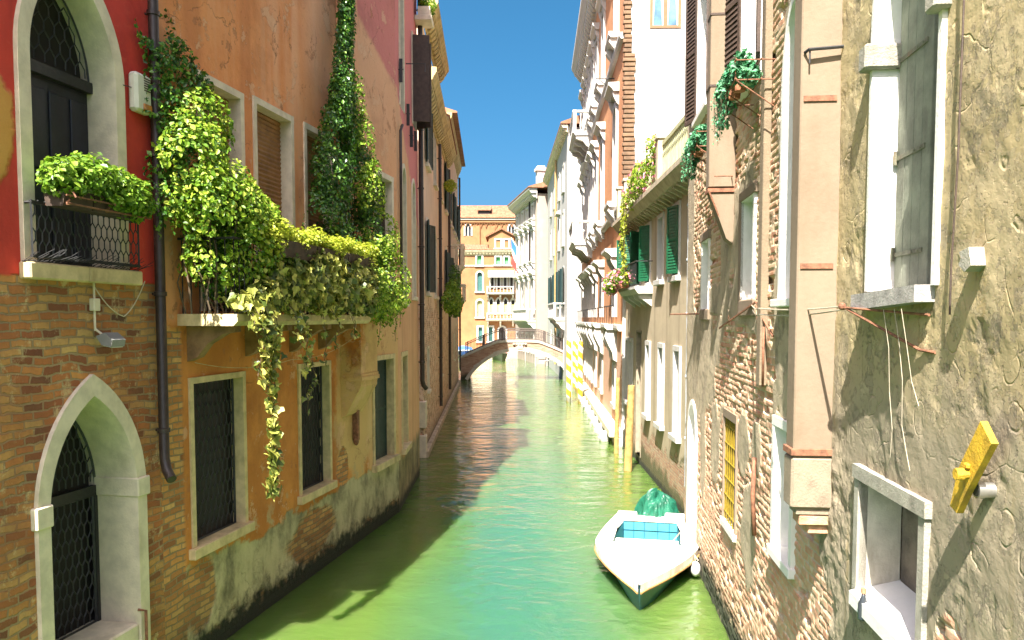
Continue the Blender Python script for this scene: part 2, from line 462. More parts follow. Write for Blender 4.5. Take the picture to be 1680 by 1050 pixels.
# ------------------------------------------------------------------ leaves
SHAPES = {'oval': ([(0, 0), (.35, .32), (.7, .26), (1, 0), (.7, -.26), (.35, -.32)], .12),
          'quad': ([(0, 0), (.5, .34), (1, 0), (.5, -.34)], .10),
          'ivy': ([(0, 0), (-.08, .3), (.25, .55), (.42, .28), (1, 0), (.42, -.28), (.25, -.55), (-.08, -.3)], .10),
          'long': ([(0, 0), (.4, .14), (1, 0), (.4, -.14)], .06)}
def add_leaves(mb, C, Nn, U, size, shape='quad', seed=1, var=0.5):
    """C, Nn, U: numpy arrays of centres, face normals and stem directions"""
    rng = np.random.default_rng(seed); n = len(C)
    if n == 0: return
    Nn = Nn / (np.linalg.norm(Nn, axis=1, keepdims=True) + 1e-9)
    U = U - (U * Nn).sum(1, keepdims=True) * Nn; U = U / (np.linalg.norm(U, axis=1, keepdims=True) + 1e-9)
    V = np.cross(Nn, U); S = (size * (1 + rng.uniform(-var, var, n)))[:, None]
    pts, fold = SHAPES[shape]; k = len(pts)
    base = len(mb.v); P = np.zeros((n, k, 3))
    for i, (u, v) in enumerate(pts):
        P[:, i] = C + S * ((u - .5) * U + v * V + (abs(v) * 2 * fold - u * u * fold) * Nn)
    mb.v.extend(map(tuple, P.reshape(-1, 3).tolist()))
    for q in range(n):
        b = base + q * k; t = k // 2
        mb.f.append(tuple(b + i for i in range(0, t + 1))); mb.m.append(0)
        mb.f.append((b,) + tuple(b + i for i in range(t, k))); mb.m.append(0)

def leaf_cloud(mb, ells, n, size, shape='quad', seed=1, omin=0.02, shell=0.45, up=0.45, jit=0.55, droop=0.8, clump=0.0):
    """ells: (s, o, z, rs, ro, rz[, weight]); leaves gather towards the outside, facing out, tips hanging"""
    rng = np.random.default_rng(seed)
    wts = np.array([(e[3]*e[4] + e[4]*e[5] + e[3]*e[5]) * (e[6] if len(e) > 6 else 1) for e in ells]); wts = wts / wts.sum()
    idx = rng.choice(len(ells), n, p=wts); E = np.array([e[:6] for e in ells])[idx]
    D = rng.normal(size=(n, 3)); D /= np.linalg.norm(D, axis=1, keepdims=True)
    rad = 1 - shell * rng.random(n) ** 1.6
    lump = np.array([1 + .22 * mnoise.noise(Vector((d * 2.2 + e[:3] * 1.7).tolist())) for d, e in zip(D, E)])
    C = E[:, :3] + D * E[:, 3:6] * (rad * lump)[:, None]
    if clump:
        keep = np.array([mnoise.noise(Vector((c * clump).tolist())) > -0.18 for c in C]); C, D, E = C[keep], D[keep], E[keep]
    keep = C[:, 1] > omin; C, D, E = C[keep], D[keep], E[keep]; n = len(C)
    Nn = D / E[:, 3:6]; Nn /= np.linalg.norm(Nn, axis=1, keepdims=True)
    Nn = Nn + np.array([0, 0, up]) + rng.normal(size=(n, 3)) * jit
    U = rng.normal(size=(n, 3)) + np.array([0, .25, -droop])
    add_leaves(mb, C, Nn, U, size, shape, seed + 1)

def strand(mb, lf, path, n, size, shape, seed, spread=.05, r=.004):
    """a hanging stem with leaves along it; mb takes the stem, lf the leaves"""
    P = np.array(path, float); seg = np.linalg.norm(np.diff(P, axis=0), axis=1); cum = np.concatenate([[0], np.cumsum(seg)])
    rng = np.random.default_rng(seed); t = np.sort(rng.random(n)) * cum[-1]
    C = np.stack([np.interp(t, cum, P[:, i]) for i in range(3)], 1) + rng.normal(size=(n, 3)) * spread * np.array([1, .6, .7])
    Nn = rng.normal(size=(n, 3)) * .5 + np.array([0, .8, .5]); U = rng.normal(size=(n, 3)) * .6 + np.array([0, .2, -1])
    add_leaves(lf, C, Nn, U, size, shape, seed)
    mb.tube([tuple(p) for p in P], r, 4)
# ------------------------------------------------------------------ shared materials
M = {}
M['stone'] = simple('istrian_stone', (0.66, 0.57, 0.43), .75, .14, 5, .008, dirt=((0.34, 0.27, 0.17), .45))
M['stone_warm'] = simple('yellowed_stone', (0.58, 0.45, 0.25), .8, .2, 6, .006, dirt=((0.22, 0.15, 0.07), .6))
M['stone_white'] = simple('white_stone', (0.46, 0.445, 0.41), .7, .08, 4, .004, dirt=((0.42, 0.38, 0.32), .4))
M['iron'] = simple('black_iron', (0.018, 0.018, 0.018), .55, .3, 20, .002)
M['rust'] = simple('rusty_iron', (0.20, 0.085, 0.045), .8, .45, 18, .006)
M['dark'] = simple('dark_interior', (0.012, 0.011, 0.010), .6, .2, 3)
M['glass'] = simple('window_glass', (0.03, 0.035, 0.04), .06, .3, 2)
M['door_blue'] = simple('dark_blue_door', (0.012, 0.014, 0.022), .5, .3, 5, .002)
M['wood_dark'] = simple('dark_wood', (0.05, 0.03, 0.02), .7, .4, 9, .004)
M['green'] = simple('green_shutter_paint', (0.005, 0.075, 0.032), .5, .25, 7, .003)
M['green_dark'] = simple('dark_green_shutter_paint', (0.02, 0.045, 0.04), .55, .3, 7, .003)
M['pipe'] = simple('dark_pipe', (0.035, 0.024, 0.02), .45, .3, 8, .002)
M['pipe_pale'] = simple('pale_pipe', (0.42, 0.46, 0.50), .45, .12, 6, .002)
M['tile'] = None

def tilemat(name, c1, c2, pitch=0.22):
    m = Mat(name); X, Y, Z = m.sep()
    w = m.math('SINE', m.math('MULTIPLY', X, 2 * math.pi / pitch))
    rows = m.math('FRACT', m.math('MULTIPLY', Y, 2.6))
    br = m.n('ShaderNodeTexVoronoi', {'Vector': m.vec((1 / pitch, 2.6, 0)), 'Scale': 1.0, 'Randomness': .3}).outputs['Color']
    g = m.n('ShaderNodeSeparateXYZ', {0: br}).outputs[0]
    c = m.mix(g, c1, c2); c = m.mix(m.mapr(m.noise(1.2, 6, .65), .45, .7, 0, .5), c, tuple(k * .5 for k in c1))
    return m.out(c, .85, m.math('ADD', w, m.math('MULTIPLY', rows, .5)), .05, 1.0)
M['tile'] = tilemat('roof_tile', (0.29, 0.115, 0.055), (0.36, 0.18, 0.10))

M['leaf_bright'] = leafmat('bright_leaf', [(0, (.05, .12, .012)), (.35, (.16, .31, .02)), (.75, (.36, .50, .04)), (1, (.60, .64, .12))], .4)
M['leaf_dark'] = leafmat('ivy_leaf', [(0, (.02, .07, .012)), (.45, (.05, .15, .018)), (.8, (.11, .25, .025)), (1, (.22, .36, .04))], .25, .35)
M['leaf_yellow'] = leafmat('yellow_leaf', [(0, (.18, .27, .02)), (.5, (.42, .48, .035)), (1, (.60, .60, .09))], .4)
M['leaf_pale'] = leafmat('variegated_leaf', [(0, (.05, .09, .02)), (.35, (.18, .22, .04)), (.7, (.45, .45, .09)), (1, (.72, .68, .18))], .3)
M['leaf_box'] = leafmat('window_box_leaf', [(0, (.06, .14, .012)), (.5, (.18, .33, .025)), (1, (.34, .48, .05))], .35)
M['leaf_teal'] = leafmat('bluish_leaf', [(0, (.02, .10, .04)), (.5, (.06, .27, .12)), (1, (.20, .46, .24))], .3)
M['petal'] = leafmat('pink_petal', [(0, (.5, .12, .2)), (.6, (.7, .3, .36)), (1, (.8, .55, .55))], .3)
M['twig'] = simple('twig', (0.10, 0.07, 0.04), .8, .3, 20)
M['terracotta'] = simple('terracotta', (0.38, 0.15, 0.08), .85, .25, 10, .003)

# ------------------------------------------------------------------ water
def water_mat():
    m = Mat('canal_water')
    co = m.n('ShaderNodeNewGeometry').outputs['Position']
    X, Y, Z = m.n('ShaderNodeSeparateXYZ', {0: co}).outputs
    g = m.noise(.18, 3, .5, vec=m.vec((1, .45, 1), src=co))
    c = m.mix(m.mapr(g, .35, .65), (.060, .112, .020), (.080, .135, .028))
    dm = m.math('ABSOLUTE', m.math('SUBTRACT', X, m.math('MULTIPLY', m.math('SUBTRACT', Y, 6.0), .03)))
    dm = m.math('ADD', dm, m.math('MULTIPLY', m.math('SUBTRACT', g, .5), 3.0)); tw = m.math('MULTIPLY', m.mapr(dm, .4, 2.6, .9, 0), m.mapr(Y, 17, 34, 1, .35)); c = m.mix(tw, c, (.030, .110, .066))  # mid-channel teal: sky reflection put into the water's base colour
    a = m.noise(1.9, 5, .55, vec=m.vec((1.0, 1.35, 1), src=co), dist=.3)
    b = m.noise(.55, 3, .5, vec=m.vec((1, 1.8, 1), src=co))
    f = m.noise(5.5, 3, .5, vec=m.vec((1, 1.2, 1), src=co))
    calm = m.mapr(m.noise(.11, 2, .5, vec=m.vec((1, .6, 1), src=co)), .38, .62, .45, 1.0)
    calm = m.math('MULTIPLY', calm, m.mapr(Y, 10, 26, .55, 1.0))
    h = m.math('ADD', m.math('MULTIPLY', a, .8), m.math('ADD', m.math('MULTIPLY', b, 1.6), m.math('MULTIPLY', f, .12)))
    h = m.math('MULTIPLY', h, calm)
    return m.out(c, .03, h, .085, 1.0, IOR=1.38, Subsurface_Weight=1.0, Subsurface_Radius=(.5, .8, .35), Subsurface_Scale=1.5)
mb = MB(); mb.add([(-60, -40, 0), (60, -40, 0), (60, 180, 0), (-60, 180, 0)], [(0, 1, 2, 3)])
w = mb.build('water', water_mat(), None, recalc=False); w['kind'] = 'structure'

# ------------------------------------------------------------------ left: red house
def mat_red():
    m = Mat('red_stucco_over_brick'); X, Y, Z = m.sep()
    n1 = m.noise(1.3, 7, .62); n2 = m.noise(5, 6, .6)
    red = m.mix(m.mapr(n1, .35, .7), (.62, .052, .032), (.50, .040, .028))
    red = m.mix(m.mapr(n2, .55, .75, 0, .4), red, (.66, .12, .06))
    p1 = m.blob(-.2, 6.55, .62, .82, -1, .22, 1.2, .05)
    p1 = m.math('MAXIMUM', p1, m.blob(.0, 5.55, .14, .22, -1, .2, 2))
    och = m.mix(n2, (.60, .26, .055), (.66, .34, .09))
    red = m.mix(p1, red, och)
    bc, bh = m.brick(cols=[(0, (.20, .06, .03)), (.14, (.56, .19, .055)), (.36, (.72, .33, .09)), (.55, (.76, .47, .17)), (.72, (.68, .25, .07)), (.88, (.46, .14, .05)), (1, (.09, .045, .03))],
                     mcol=(.52, .36, .19), w=.265, h=.09, mortar=.014, wob=.075)
    redder = m.math('MULTIPLY', m.mapr(Z, 3.4, 4.8, 1, 0), m.mapr(m.noise(.9, 5, .6), .4, .6))
    bc = m.mix(m.math('MULTIPLY', redder, .6), bc, (.46, .14, .045))
    grime = m.math('MULTIPLY', m.mapr(Z, .3, 2.2, 1, 0), m.mapr(m.noise(1.8, 6, .6), .3, .6, .2, 1))
    bc = m.mix(m.math('MULTIPLY', grime, .6), bc, (.12, .11, .05))
    alg = m.mapr(m.math('ADD', Z, m.math('MULTIPLY', n1, .5)), .45, .85, 1, 0); bc = m.mix(alg, bc, (.025, .03, .012))
    e = m.math('ADD', Z, m.math('MULTIPLY', m.math('SUBTRACT', n2, .5), .06))
    big = m.noise(.55, 6, .6); bc = m.mix(m.mapr(big, .42, .62, .55, 0), bc, m.mix(.6, bc, (.14, .06, .03))); bc = m.mix(m.mapr(m.noise(2.6, 7, .75), .54, .64, 0, .8), bc, (.66, .50, .26)); bc = m.mix(m.mapr(m.noise(11, 6, .75), .60, .72, 0, .75), bc, (.06, .035, .02))
    stn = m.noise(.8, 5, .6, vec=m.vec((2.5, 2.5, .2))); red = m.mix(m.mapr(stn, .52, .7, 0, .5), red, (.20, .03, .025)); red = m.mix(m.mapr(m.noise(18, 7, .7), .58, .75, 0, .35), red, (.60, .18, .11))
    up = m.mapr(e, 5.10, 5.14)
    col = m.mix(up, bc, red)
    h = m.mixf(up, bh, m.math('ADD', 1.4, m.math('ADD', m.math('MULTIPLY', m.noise(9, 7, .65), .35), m.math('MULTIPLY', p1, .6))))
    return m.out(col, .9, h, .032, 1.0)
H = Thing('red_house', 'red stucco house on bare brick with arched stone doorway at left edge', 'house', L1, 0); H.holes = []
UPB = 5.26
Wd, inn = window(H, .42, 1.99, UPB, 8.62, .155, .42, .05, M['stone'], M['dark'], None, ('point', 7.35), lintel=.2)
m = H.mb()
a, b = .575, 1.835
m.box(a, b, -.40, -.33, UPB, 7.28); 
for i in range(4):
    x0 = a + (b - a) * i / 4 + .03; x1 = a + (b - a) * (i + 1) / 4 - .03
    m.rbox(x0, x1, -.33, -.31, UPB + .1, 6.2, .01); m.rbox(x0, x1, -.33, -.31, 6.3, 7.15, .01)
H.part('door', m, M['door_blue'], Wd)
m = H.mb(); m.box(a, b, -.36, -.25, 7.28, 7.40)
inp = arch_line(a, b, 7.35, 8.42, 'point')
for i in range(9):      # fan light grille clipped to the arch
    pass
def in_arch(s, z, a=a, b=b, zs=7.35, zt=8.42):
    A = inp
    zz = np.interp(s, [p[0] for p in A], [p[1] for p in A]); return z < zz - .01
cw, ch = .15, .17
for j in range(8):
    for i in range(-1, 11):
        x = a + i * cw + (.5 * cw if j % 2 else 0); z = 7.40 + j * ch
        for p, q in (((x, z + .04), (x, z + .13)), ((x, z + .13), (x + cw/2, z + .21)), ((x, z + .13), (x - cw/2, z + .21))):
            if all(a < t[0] < b and in_arch(*t) for t in (p, q)): m.tube([(p[0], -.3, p[1]), (q[0], -.3, q[1])], .009, 4)
m.tube([(x, -.3, z - .02) for x, z in inp], .015, 4)
H.part('fanlight_grille', m, M['iron'], Wd)
m = H.mb(); m.rbox(.40, 1.22, -.42, .13, UPB - .17, UPB - .001, .015); m.rbox(1.226, 2.12, -.42, .13, UPB - .17, UPB - .001, .015)
H.part('sill', m, M['stone_warm'], Wd)
# balcony grille in front of the door
m = H.mb(); honeycomb(m, .44, 2.06, UPB + .06, UPB + .58, .12, .09, .12, .008)
m.tube([(.44, .0, UPB + .58), (.44, .12, UPB + .58)], .014, 4); m.tube([(2.06, 0, UPB + .58), (2.06, .12, UPB + .58)], .014, 4)
m.box(.43, 2.07, .105, .135, UPB + .57, UPB + .60); m.box(.43, 2.07, .105, .135, UPB + .04, UPB + .07)
H.part('balcony_grille', m, M['iron'])
# pigeon spikes on the sill
m = H.mb(); rnd = random.Random(4)
for i in range(46):
    s = .40 + 1.72 * i / 45; t = rnd.uniform(-.6, .6)
    m.tube([(s, .05, UPB + .0), (s + t * .1 , .05 + .22 + rnd.uniform(-.05, .05), UPB + .10 + rnd.uniform(-.05, .05))], .004, 3)
m.box(.40, 2.12, .03, .07, UPB - .001, UPB + .008)
H.part('bird_spikes', m, M['iron'])
# water gate with pointed arch
Wd2, _ = window(H, .47, 2.19, .55, 4.08, .17, .62, .05, M['stone'], M['dark'], None, ('point', 2.66), name='water_gate', lintel=.24)
for s0, s1 in ((.43, .66), (2.00, 2.23)):
    m = H.mb(); m.rbox(s0, s1, -.62, .075, 2.55, 2.78, .012); H.part('capital', m, M['stone'], Wd2)
m = H.mb(); m.rbox(.64, 2.02, -.62, .02, .55, 1.0, .02); H.part('sill', m, M['stone'], Wd2)
m = H.mb(); a2, b2 = .64, 2.02
m.box(a2, b2, -.56, -.50, 2.56, 2.68); m.box(a2, a2 + .06, -.56, -.50, 1.0, 2.6); m.box(a2 + .34, a2 + .40, -.56, -.49, 1.0, 2.6); m.box(b2 - .05, b2, -.56, -.50, 1.0, 2.6)
honeycomb(m, a2 + .06, a2 + .34, 1.0, 2.56, -.53, .10, .15, .011); honeycomb(m, a2 + .40, b2 - .05, 1.0, 2.56, -.53, .10, .15, .011)
m.box(a2 + .06, a2 + .34, -.55, -.5, 1.35, 1.5)
inp = arch_line(a2, b2, 2.66, 3.84, 'point')
for j in range(8):
    for i in range(-1, 16):
        cw, ch = .10, .15; x = a2 + i * cw + (.5 * cw if j % 2 else 0); z = 2.70 + j * ch
        for p, q in (((x, z + .03), (x, z + .12)), ((x, z + .12), (x + cw/2, z + .18)), ((x, z + .12), (x - cw/2, z + .18))):
            if all(a2 < t[0] < b2 and t[1] < np.interp(t[0], [u[0] for u in inp], [u[1] for u in inp]) - .01 for t in (p, q)): m.tube([(p[0], -.53, p[1]), (q[0], -.53, q[1])], .011, 4)
m.tube([(x, -.53, z - .02) for x, z in inp], .02, 4)
H.part('gate_grille', m, M['iron'], Wd2)
m = H.mb(); m.tube([(2.04, .10, .5), (2.04, .10, 1.15), (2.0, .02, 1.17)], .02, 6); H.part('mooring_bar', m, M['rust'])
wl = H.mb(); front(wl, 0, 2.55, -.6, 12.6, H.holes); house_body(wl, 0, 2.55, -.6, 12.6, 9, .7)
H.part('wall', wl, mat_red())
m = H.mb(); m.prism([(.12, 12.6), (.12, 12.68), (-4.5, 14.4), (-9.2, 12.68), (-9.2, 12.6)], -.1, 2.55, 's'); H.part('roof', m, M['tile'])

# ------------------------------------------------------------------ left: orange house
def mat_orange():
    m = Mat('orange_stucco'); m._c = m.vec((1, 1, 1), (-2.55, 0, 0)); X, Y, Z = m.sep(); S = m.math('MULTIPLY', X, -1)
    n1 = m.noise(1.1, 7, .62); n2 = m.noise(4.5, 7, .65)
    st = m.noise(.9, 4, .5, vec=m.vec((1.5, 1.5, .10), src=m.co()))
    up = m.mix(m.mapr(n1, .3, .72), (.80, .33, .12), (.70, .245, .075))
    up = m.mix(m.mapr(st, .48, .66, 0, .6), up, (.82, .47, .28))
    up = m.mix(m.mapr(st, .33, .45, .5, 0), up, (.52, .17, .055))
    # paler bay round the ivy, pink field high up at the far end
    pale = m.math('MULTIPLY', m.mapr(m.math('ADD', S, m.math('MULTIPLY', n1, .5)), 6.7, 7.5), m.mapr(Z, 7.9, 9.5))
    up = m.mix(m.math('MULTIPLY', pale, .5), up, (.78, .48, .31))
    far = m.mapr(m.math('ADD', S, m.math('MULTIPLY', n2, .1)), 9.3, 9.4)
    up = m.mix(m.math('MULTIPLY', far, .75), up, m.mix(n1, (.76, .42, .23), (.68, .34, .19)))
    pk = m.math('MULTIPLY', m.mapr(m.math('SUBTRACT', m.math('ADD', Z, m.math('MULTIPLY', n2, .3)), m.math('MULTIPLY', m.math('SUBTRACT', S, 9.4), -.35)), 11.0, 11.2), far)
    up = m.mix(pk, up, (.60, .19, .16))
    lo = m.mix(m.mapr(n1, .35, .68), (.66, .26, .06), (.48, .165, .035))
    lo = m.mix(m.mapr(m.noise(2.2, 6, .65, vec=m.vec((1, 1, .5))), .5, .68, 0, .7), lo, (.42, .15, .035))
    lo = m.mix(m.math('MULTIPLY', m.blob(9.0, 3.0, 1.0, 1.6, -1, .3, 1.2), .8), lo, (.66, .46, .2))
    lo = m.mix(m.mapr(S, 9.6, 9.9, 0, .7), lo, (.70, .48, .24))
    c = m.mix(m.mapr(Z, 4.55, 4.75), lo, up)
    fl = m.mapr(m.noise(1.5, 9, .72), .575, .59); c = m.mix(m.math('MULTIPLY', fl, .55), c, (.74, .45, .27))
    fl2 = m.mapr(m.noise(2.4, 9, .74, vec=m.vec((1, 1, .8), (4, 2, 7), src=m.co())), .60, .615); c = m.mix(m.math('MULTIPLY', fl2, .6), c, (.42, .17, .07))
    dvv = m.n('ShaderNodeVectorMath', {0: m.co(), 1: m.n('ShaderNodeVectorMath', {0: m.noise(2.2, 4, .6, col=True), 3: .5}, operation='SCALE').outputs[0]}, operation='ADD').outputs[0]
    crk = m.math('MULTIPLY', m.mapr(m.voro(.75, dvv, 'DISTANCE_TO_EDGE'), 0, .008, 1, 0), m.mapr(m.noise(.8, 3), .5, .58)); c = m.mix(m.math('MULTIPLY', crk, .45), c, (.16, .07, .035))
    # brick strip beside the pipe, brick showing in patches
    bc, bh = m.brick(cols=[(0, (.30, .11, .04)), (.4, (.66, .28, .08)), (.75, (.72, .42, .15)), (1, (.44, .17, .06))], mcol=(.40, .28, .15), w=.25, h=.085, wob=.05)
    bm = m.math('MULTIPLY', m.mapr(m.math('ADD', S, m.math('MULTIPLY', n2, .12)), 3.05, 3.13, 1, 0), m.mapr(Z, 4.5, 4.6, 1, 0))
    bm = m.math('MAXIMUM', bm, m.blob(8.35, 1.75, .32, .36, -1, .3, 2.0))
    # grey rendered plinth
    edge = m.math('ADD', Z, m.math('ADD', m.math('MULTIPLY', m.math('SUBTRACT', n1, .5), .9), m.math('MULTIPLY', m.math('SUBTRACT', n2, .5), .35)))
    pl = m.mapr(edge, 1.28, 1.36, 1, 0)
    g1 = m.noise(1.6, 8, .68, vec=m.vec((1, 1, .6)))
    pc = m.ramp(g1, [(.3, (.08, .075, .045)), (.42, (.28, .24, .145)), (.52, (.48, .41, .25)), (.72, (.62, .53, .33))])
    pb = m.math('MULTIPLY', m.mapr(m.math('ADD', Z, m.math('MULTIPLY', m.math('SUBTRACT', n1, .5), 1.6)), .18, .34, 1, 0), 1.0)
    pb = m.math('MAXIMUM', pb, m.blob(3.35, .95, .38, .55, -1, .25, 1.6)); pb = m.math('MAXIMUM', pb, m.blob(6.9, .75, 1.0, .45, -1, .35, 1.2))
    c = m.mix(m.mapr(m.noise(.7, 8, .66), .50, .66, 0, .45), c, m.mix(.5, c, (.16, .05, .02))); c = m.mix(m.mapr(m.noise(13, 8, .72), .56, .72, 0, .5), c, m.mix(.5, c, (.10, .045, .02))); c = m.mix(m.mapr(m.noise(3.1, 8, .7), .60, .68, 0, .5), c, (.66, .42, .24))
    spl = m.math('MULTIPLY', m.mapr(m.noise(2.3, 7, .7), .55, .62), m.mapr(m.math('ADD', Z, n2), 1.7, 2.6, 1, 0)); c = m.mix(spl, c, (.50, .36, .2))
    c = m.mix(pl, c, pc)
    bmask = m.math('MAXIMUM', bm, m.math('MULTIPLY', pb, pl))
    dbc = m.mix(m.mapr(Z, .2, 1.6, .55, 0), bc, (.13, .10, .05))
    c = m.mix(bmask, c, dbc)
    alg = m.mapr(m.math('ADD', Z, m.math('MULTIPLY', m.math('SUBTRACT', n2, .4), .9)), .30, .62, 1, 0); c = m.mix(alg, c, (.02, .026, .01))
    hp = m.math('ADD', 1.6, m.math('ADD', m.math('MULTIPLY', m.noise(7, 8, .68), .55), m.math('MULTIPLY', n1, .9)))
    hp = m.math('SUBTRACT', m.math('ADD', hp, m.math('MULTIPLY', m.math('SUBTRACT', fl, fl2), .18)), m.math('ADD', m.math('MULTIPLY', pl, .35), m.math('MULTIPLY', crk, .3)))
    return m.out(c, .9, m.mixf(bmask, hp, bh), .030, 1.0)
MO = mat_orange()
M['bracket_old'] = simple('dark_bracket_stone', (.26, .15, .07), .85, .3, 6, .008, dirt=((.10, .05, .03), .7))
M['roll'] = simple('brown_roller_blind', (.27, .13, .045), .6, .3, 5, .002)
H = Thing('orange_house', 'orange stucco house with ivy hung balcony and grey stained plinth', 'house', L1, 2.55); H.holes = []
BS = 2.55
def blind(T, W, a, b, c, d, dep, mat, rows):
    m = T.mb()
    for i in range(rows):
        z = c + (d - c) * i / rows; hh = (d - c) / rows
        m.prism([(-dep - .02, z), (-dep + .012, z), (-dep + .03, z + hh * .5), (-dep + .012, z + hh * .97), (-dep - .02, z + hh * .97)], a, b, 's')
    T.part('roller_blind', m, mat, W)
for s0, s1, zt in ((3.52, 4.74, 8.06), (5.02, 6.38, 8.12), (6.78, 8.06, 8.14)):
    W, (a, b, c, d) = window(H, s0 - BS, s1 - BS, 4.80, zt, .10, .24, .025, M['stone'], M['dark'])
    blind(H, W, a, b, c, d, .20, M['roll'], 44)
W, (a, b, c, d) = window(H, 10.26 - BS, 11.50 - BS, 5.5, 7.98, .12, .25, .02, M['stone'], M['dark'], (.06, .1, .10))
m = H.mb(); louvre(m, a, b, -.2, -.16, c, d, .07); H.part('shutter', m, M['wood_dark'], W)
for s0, s1 in ((3.17, 4.62), (6.40, 7.78)):
    W, q = window(H, s0 - BS, s1 - BS, 1.58, 3.90, .085, .20, .03, M['stone_warm'], M['dark'], (.07, .14, .10), None, ('honey', .125, .17, .06, .011), gmat=M['iron'])
W, (a, b, c, d) = window(H, 10.0 - BS, 11.48 - BS, 1.46, 3.87, .11, .22, .03, M['stone_warm'], M['dark'], (.06, .15, .12))
m = H.mb(); louvre(m, a, (a + b) / 2 - .005, -.2, -.16, c, d, .055); louvre(m, (a + b) / 2 + .005, b, -.2, -.16, c, d, .055); H.part('shutter', m, M['green_dark'], W)
# high windows under the roof
for s in (4.0, 8.0):
    pass
# chimney flue hanging on corbel bricks
m = H.mb(); f0, f1, fo = 8.30 - BS, 9.22 - BS, .42
m.box(f0, f1, 0, fo, 3.42, 4.9); m.box(f0, f1 + .1, 0, .03, 4.9, 12.6)
m.box(f0 - .03, f1 + .03, 0, fo + .035, 3.46, 3.54); m.box(f0 - .015, f1 + .015, 0, fo + .018, 3.54, 3.60)
m.prism([(0, 3.42), (fo - .01, 3.42), (fo - .01, 3.34), (.10, 2.78), (0, 2.72)], f0, f1, 's')
H.part('chimney_flue', m, MO)
m = H.mb(); m.box(f0 + .55, f0 + .66, .01, .12, 2.2, 2.9); m.blob((f0 + .605, .065, 2.2), (.08, .06, .12), 8, 6); H.part('rusty_pipe_stub', m, M['rust'])
# balcony: slab, brackets, railing, spikes
m = H.mb(); b0, b1, bo = 2.97 - BS, 7.72 - BS, .86
m.prism([(0, 4.60), (bo - .06, 4.60), (bo, 4.66), (bo, 4.755), (0, 4.755)], b0, b1, 's')
SL = H.part('balcony_slab', m, M['stone_warm'])
for s in (3.25, 4.75, 6.2, 7.35):
    m = H.mb(); q = s - BS
    m.prism([(0, 4.6), (.70, 4.6), (.70, 4.52), (.55, 4.50), (.30, 4.36), (.15, 4.18), (0, 4.12)], q - .08, q + .08, 's'); H.part('bracket', m, M['bracket_old'], SL)
m = H.mb(); zr = 5.72
for i in range(38):
    q = b0 + .06 + (b1 - b0 - .12) * i / 37; m.tube([(q, bo - .07, 4.755), (q, bo - .07, zr)], .009, 5)
for q in (b0 + .06, b1 - .06):
    for i in range(7): y = .05 + (bo - .12) * i / 6; m.tube([(q, y, 4.755), (q, y, zr)], .009, 5)
m.box(b0 + .04, b1 - .04, bo - .09, bo - .05, zr, zr + .03); m.box(b0 + .04, b1 - .04, bo - .085, bo - .055, 4.86, 4.88)
for q in (b0 + .06, b1 - .06): m.box(q - .02, q + .02, 0, bo - .09, zr, zr + .03)
H.part('railing', m, M['iron'], SL)
m = H.mb(); rnd = random.Random(8)
for i in range(70):
    s = b0 + (b1 - b0) * i / 69; m.tube([(s, bo - .05, 4.755), (s + rnd.uniform(-.05, .05), bo + .13 + rnd.uniform(-.04, .05), 4.83 + rnd.uniform(-.04, .05))], .0035, 3)
H.part('bird_spikes', m, M['iron'], SL)
drainpipe(H, 2.47 - BS, .11, (12.4, 2.70), .062, M['pipe'], 12, (-.10, .16))
wl = H.mb(); front(wl, 0, 11.752 - BS, -.6, 12.6, H.holes); house_body(wl, 0, 11.752 - BS, -.6, 12.6, 9, .6)
H.part('wall', wl, None or MO)
m = H.mb(); m.prism([(.12, 12.6), (.12, 12.68), (-4.5, 14.4), (-9.2, 12.68), (-9.2, 12.6)], .0, 11.75 - BS, 's'); H.part('roof', m, M['tile'])

# house end where the canal bends
def mat_bend():
    m = Mat('pinkish_stucco'); X, Y, Z = m.sep(); S = m.math('MULTIPLY', X, -1)
    n1 = m.noise(1.0, 7, .62); n2 = m.noise(4, 7, .65)
    c = m.mix(m.mapr(n1, .3, .7), (.72, .40, .22), (.64, .33, .18))
    c = m.mix(m.mapr(m.math('ADD', m.math('ADD', Z, n2), m.math('MULTIPLY', S, .6)), 10.6, 10.8), c, (.60, .18, .17))
    st = m.noise(1.2, 5, .6, vec=m.vec((2.6, 2.6, .1)))
    c = m.mix(m.mapr(st, .52, .66, 0, .6), c, (.50, .26, .13))
    pc = m.ramp(m.noise(1.6, 8, .68), [(.3, (.06, .05, .03)), (.5, (.24, .19, .10)), (.7, (.42, .33, .18))])
    c = m.mix(m.mapr(m.math('ADD', Z, n1), 1.6, 1.9, 1, 0), c, pc)
    c = m.mix(m.mapr(m.math('ADD', Z, m.math('MULTIPLY', n2, .3)), .25, .5, 1, 0), c, (.02, .026, .01))
    return m.out(c, .9, m.math('ADD', m.noise(7, 8, .68), n1), .02, 1.0)
H = Thing('pink_house', 'pinkish stucco house end round the bend with dark drainpipe', 'house', L2, 0); H.holes = []
W, (a, b, c, d) = window(H, .55, 1.75, 1.45, 3.86, .12, .25, .03, M['stone_warm'], M['green_dark'], (.06, .14, .12))
W, (a, b, c, d) = window(H, .85, 1.75, 5.1, 8.6, .11, .2, .03, M['stone'], M['glass'], (.05, .1, .08), ('round', 8.1))
W, (a, b, c, d) = window(H, 3.0, 3.9, 5.3, 8.6, .11, .2, .03, M['stone'], M['glass'], (.05, .1, .08), ('round', 8.1))
W, q = window(H, .6, 1.5, 9.9, 14, .10, .2, .03, M['stone'], M['glass'])
m = H.mb(); louvre(m, 3.35, 4.2, .55, .59, 10.15, 12.55, .08)
W, (a, b, c, d) = window(H, 3.3, 4.3, 10.1, 12.6, .1, .2, .03, M['stone'], M['dark'])
open_shutter(H, W, 3.32, 10.15, 12.5, .46, M['wood_dark'], 1, 82, False, thick=.05); open_shutter(H, W, 4.28, 10.15, 12.5, .5, M['wood_dark'], -1, 60, False, thick=.05)
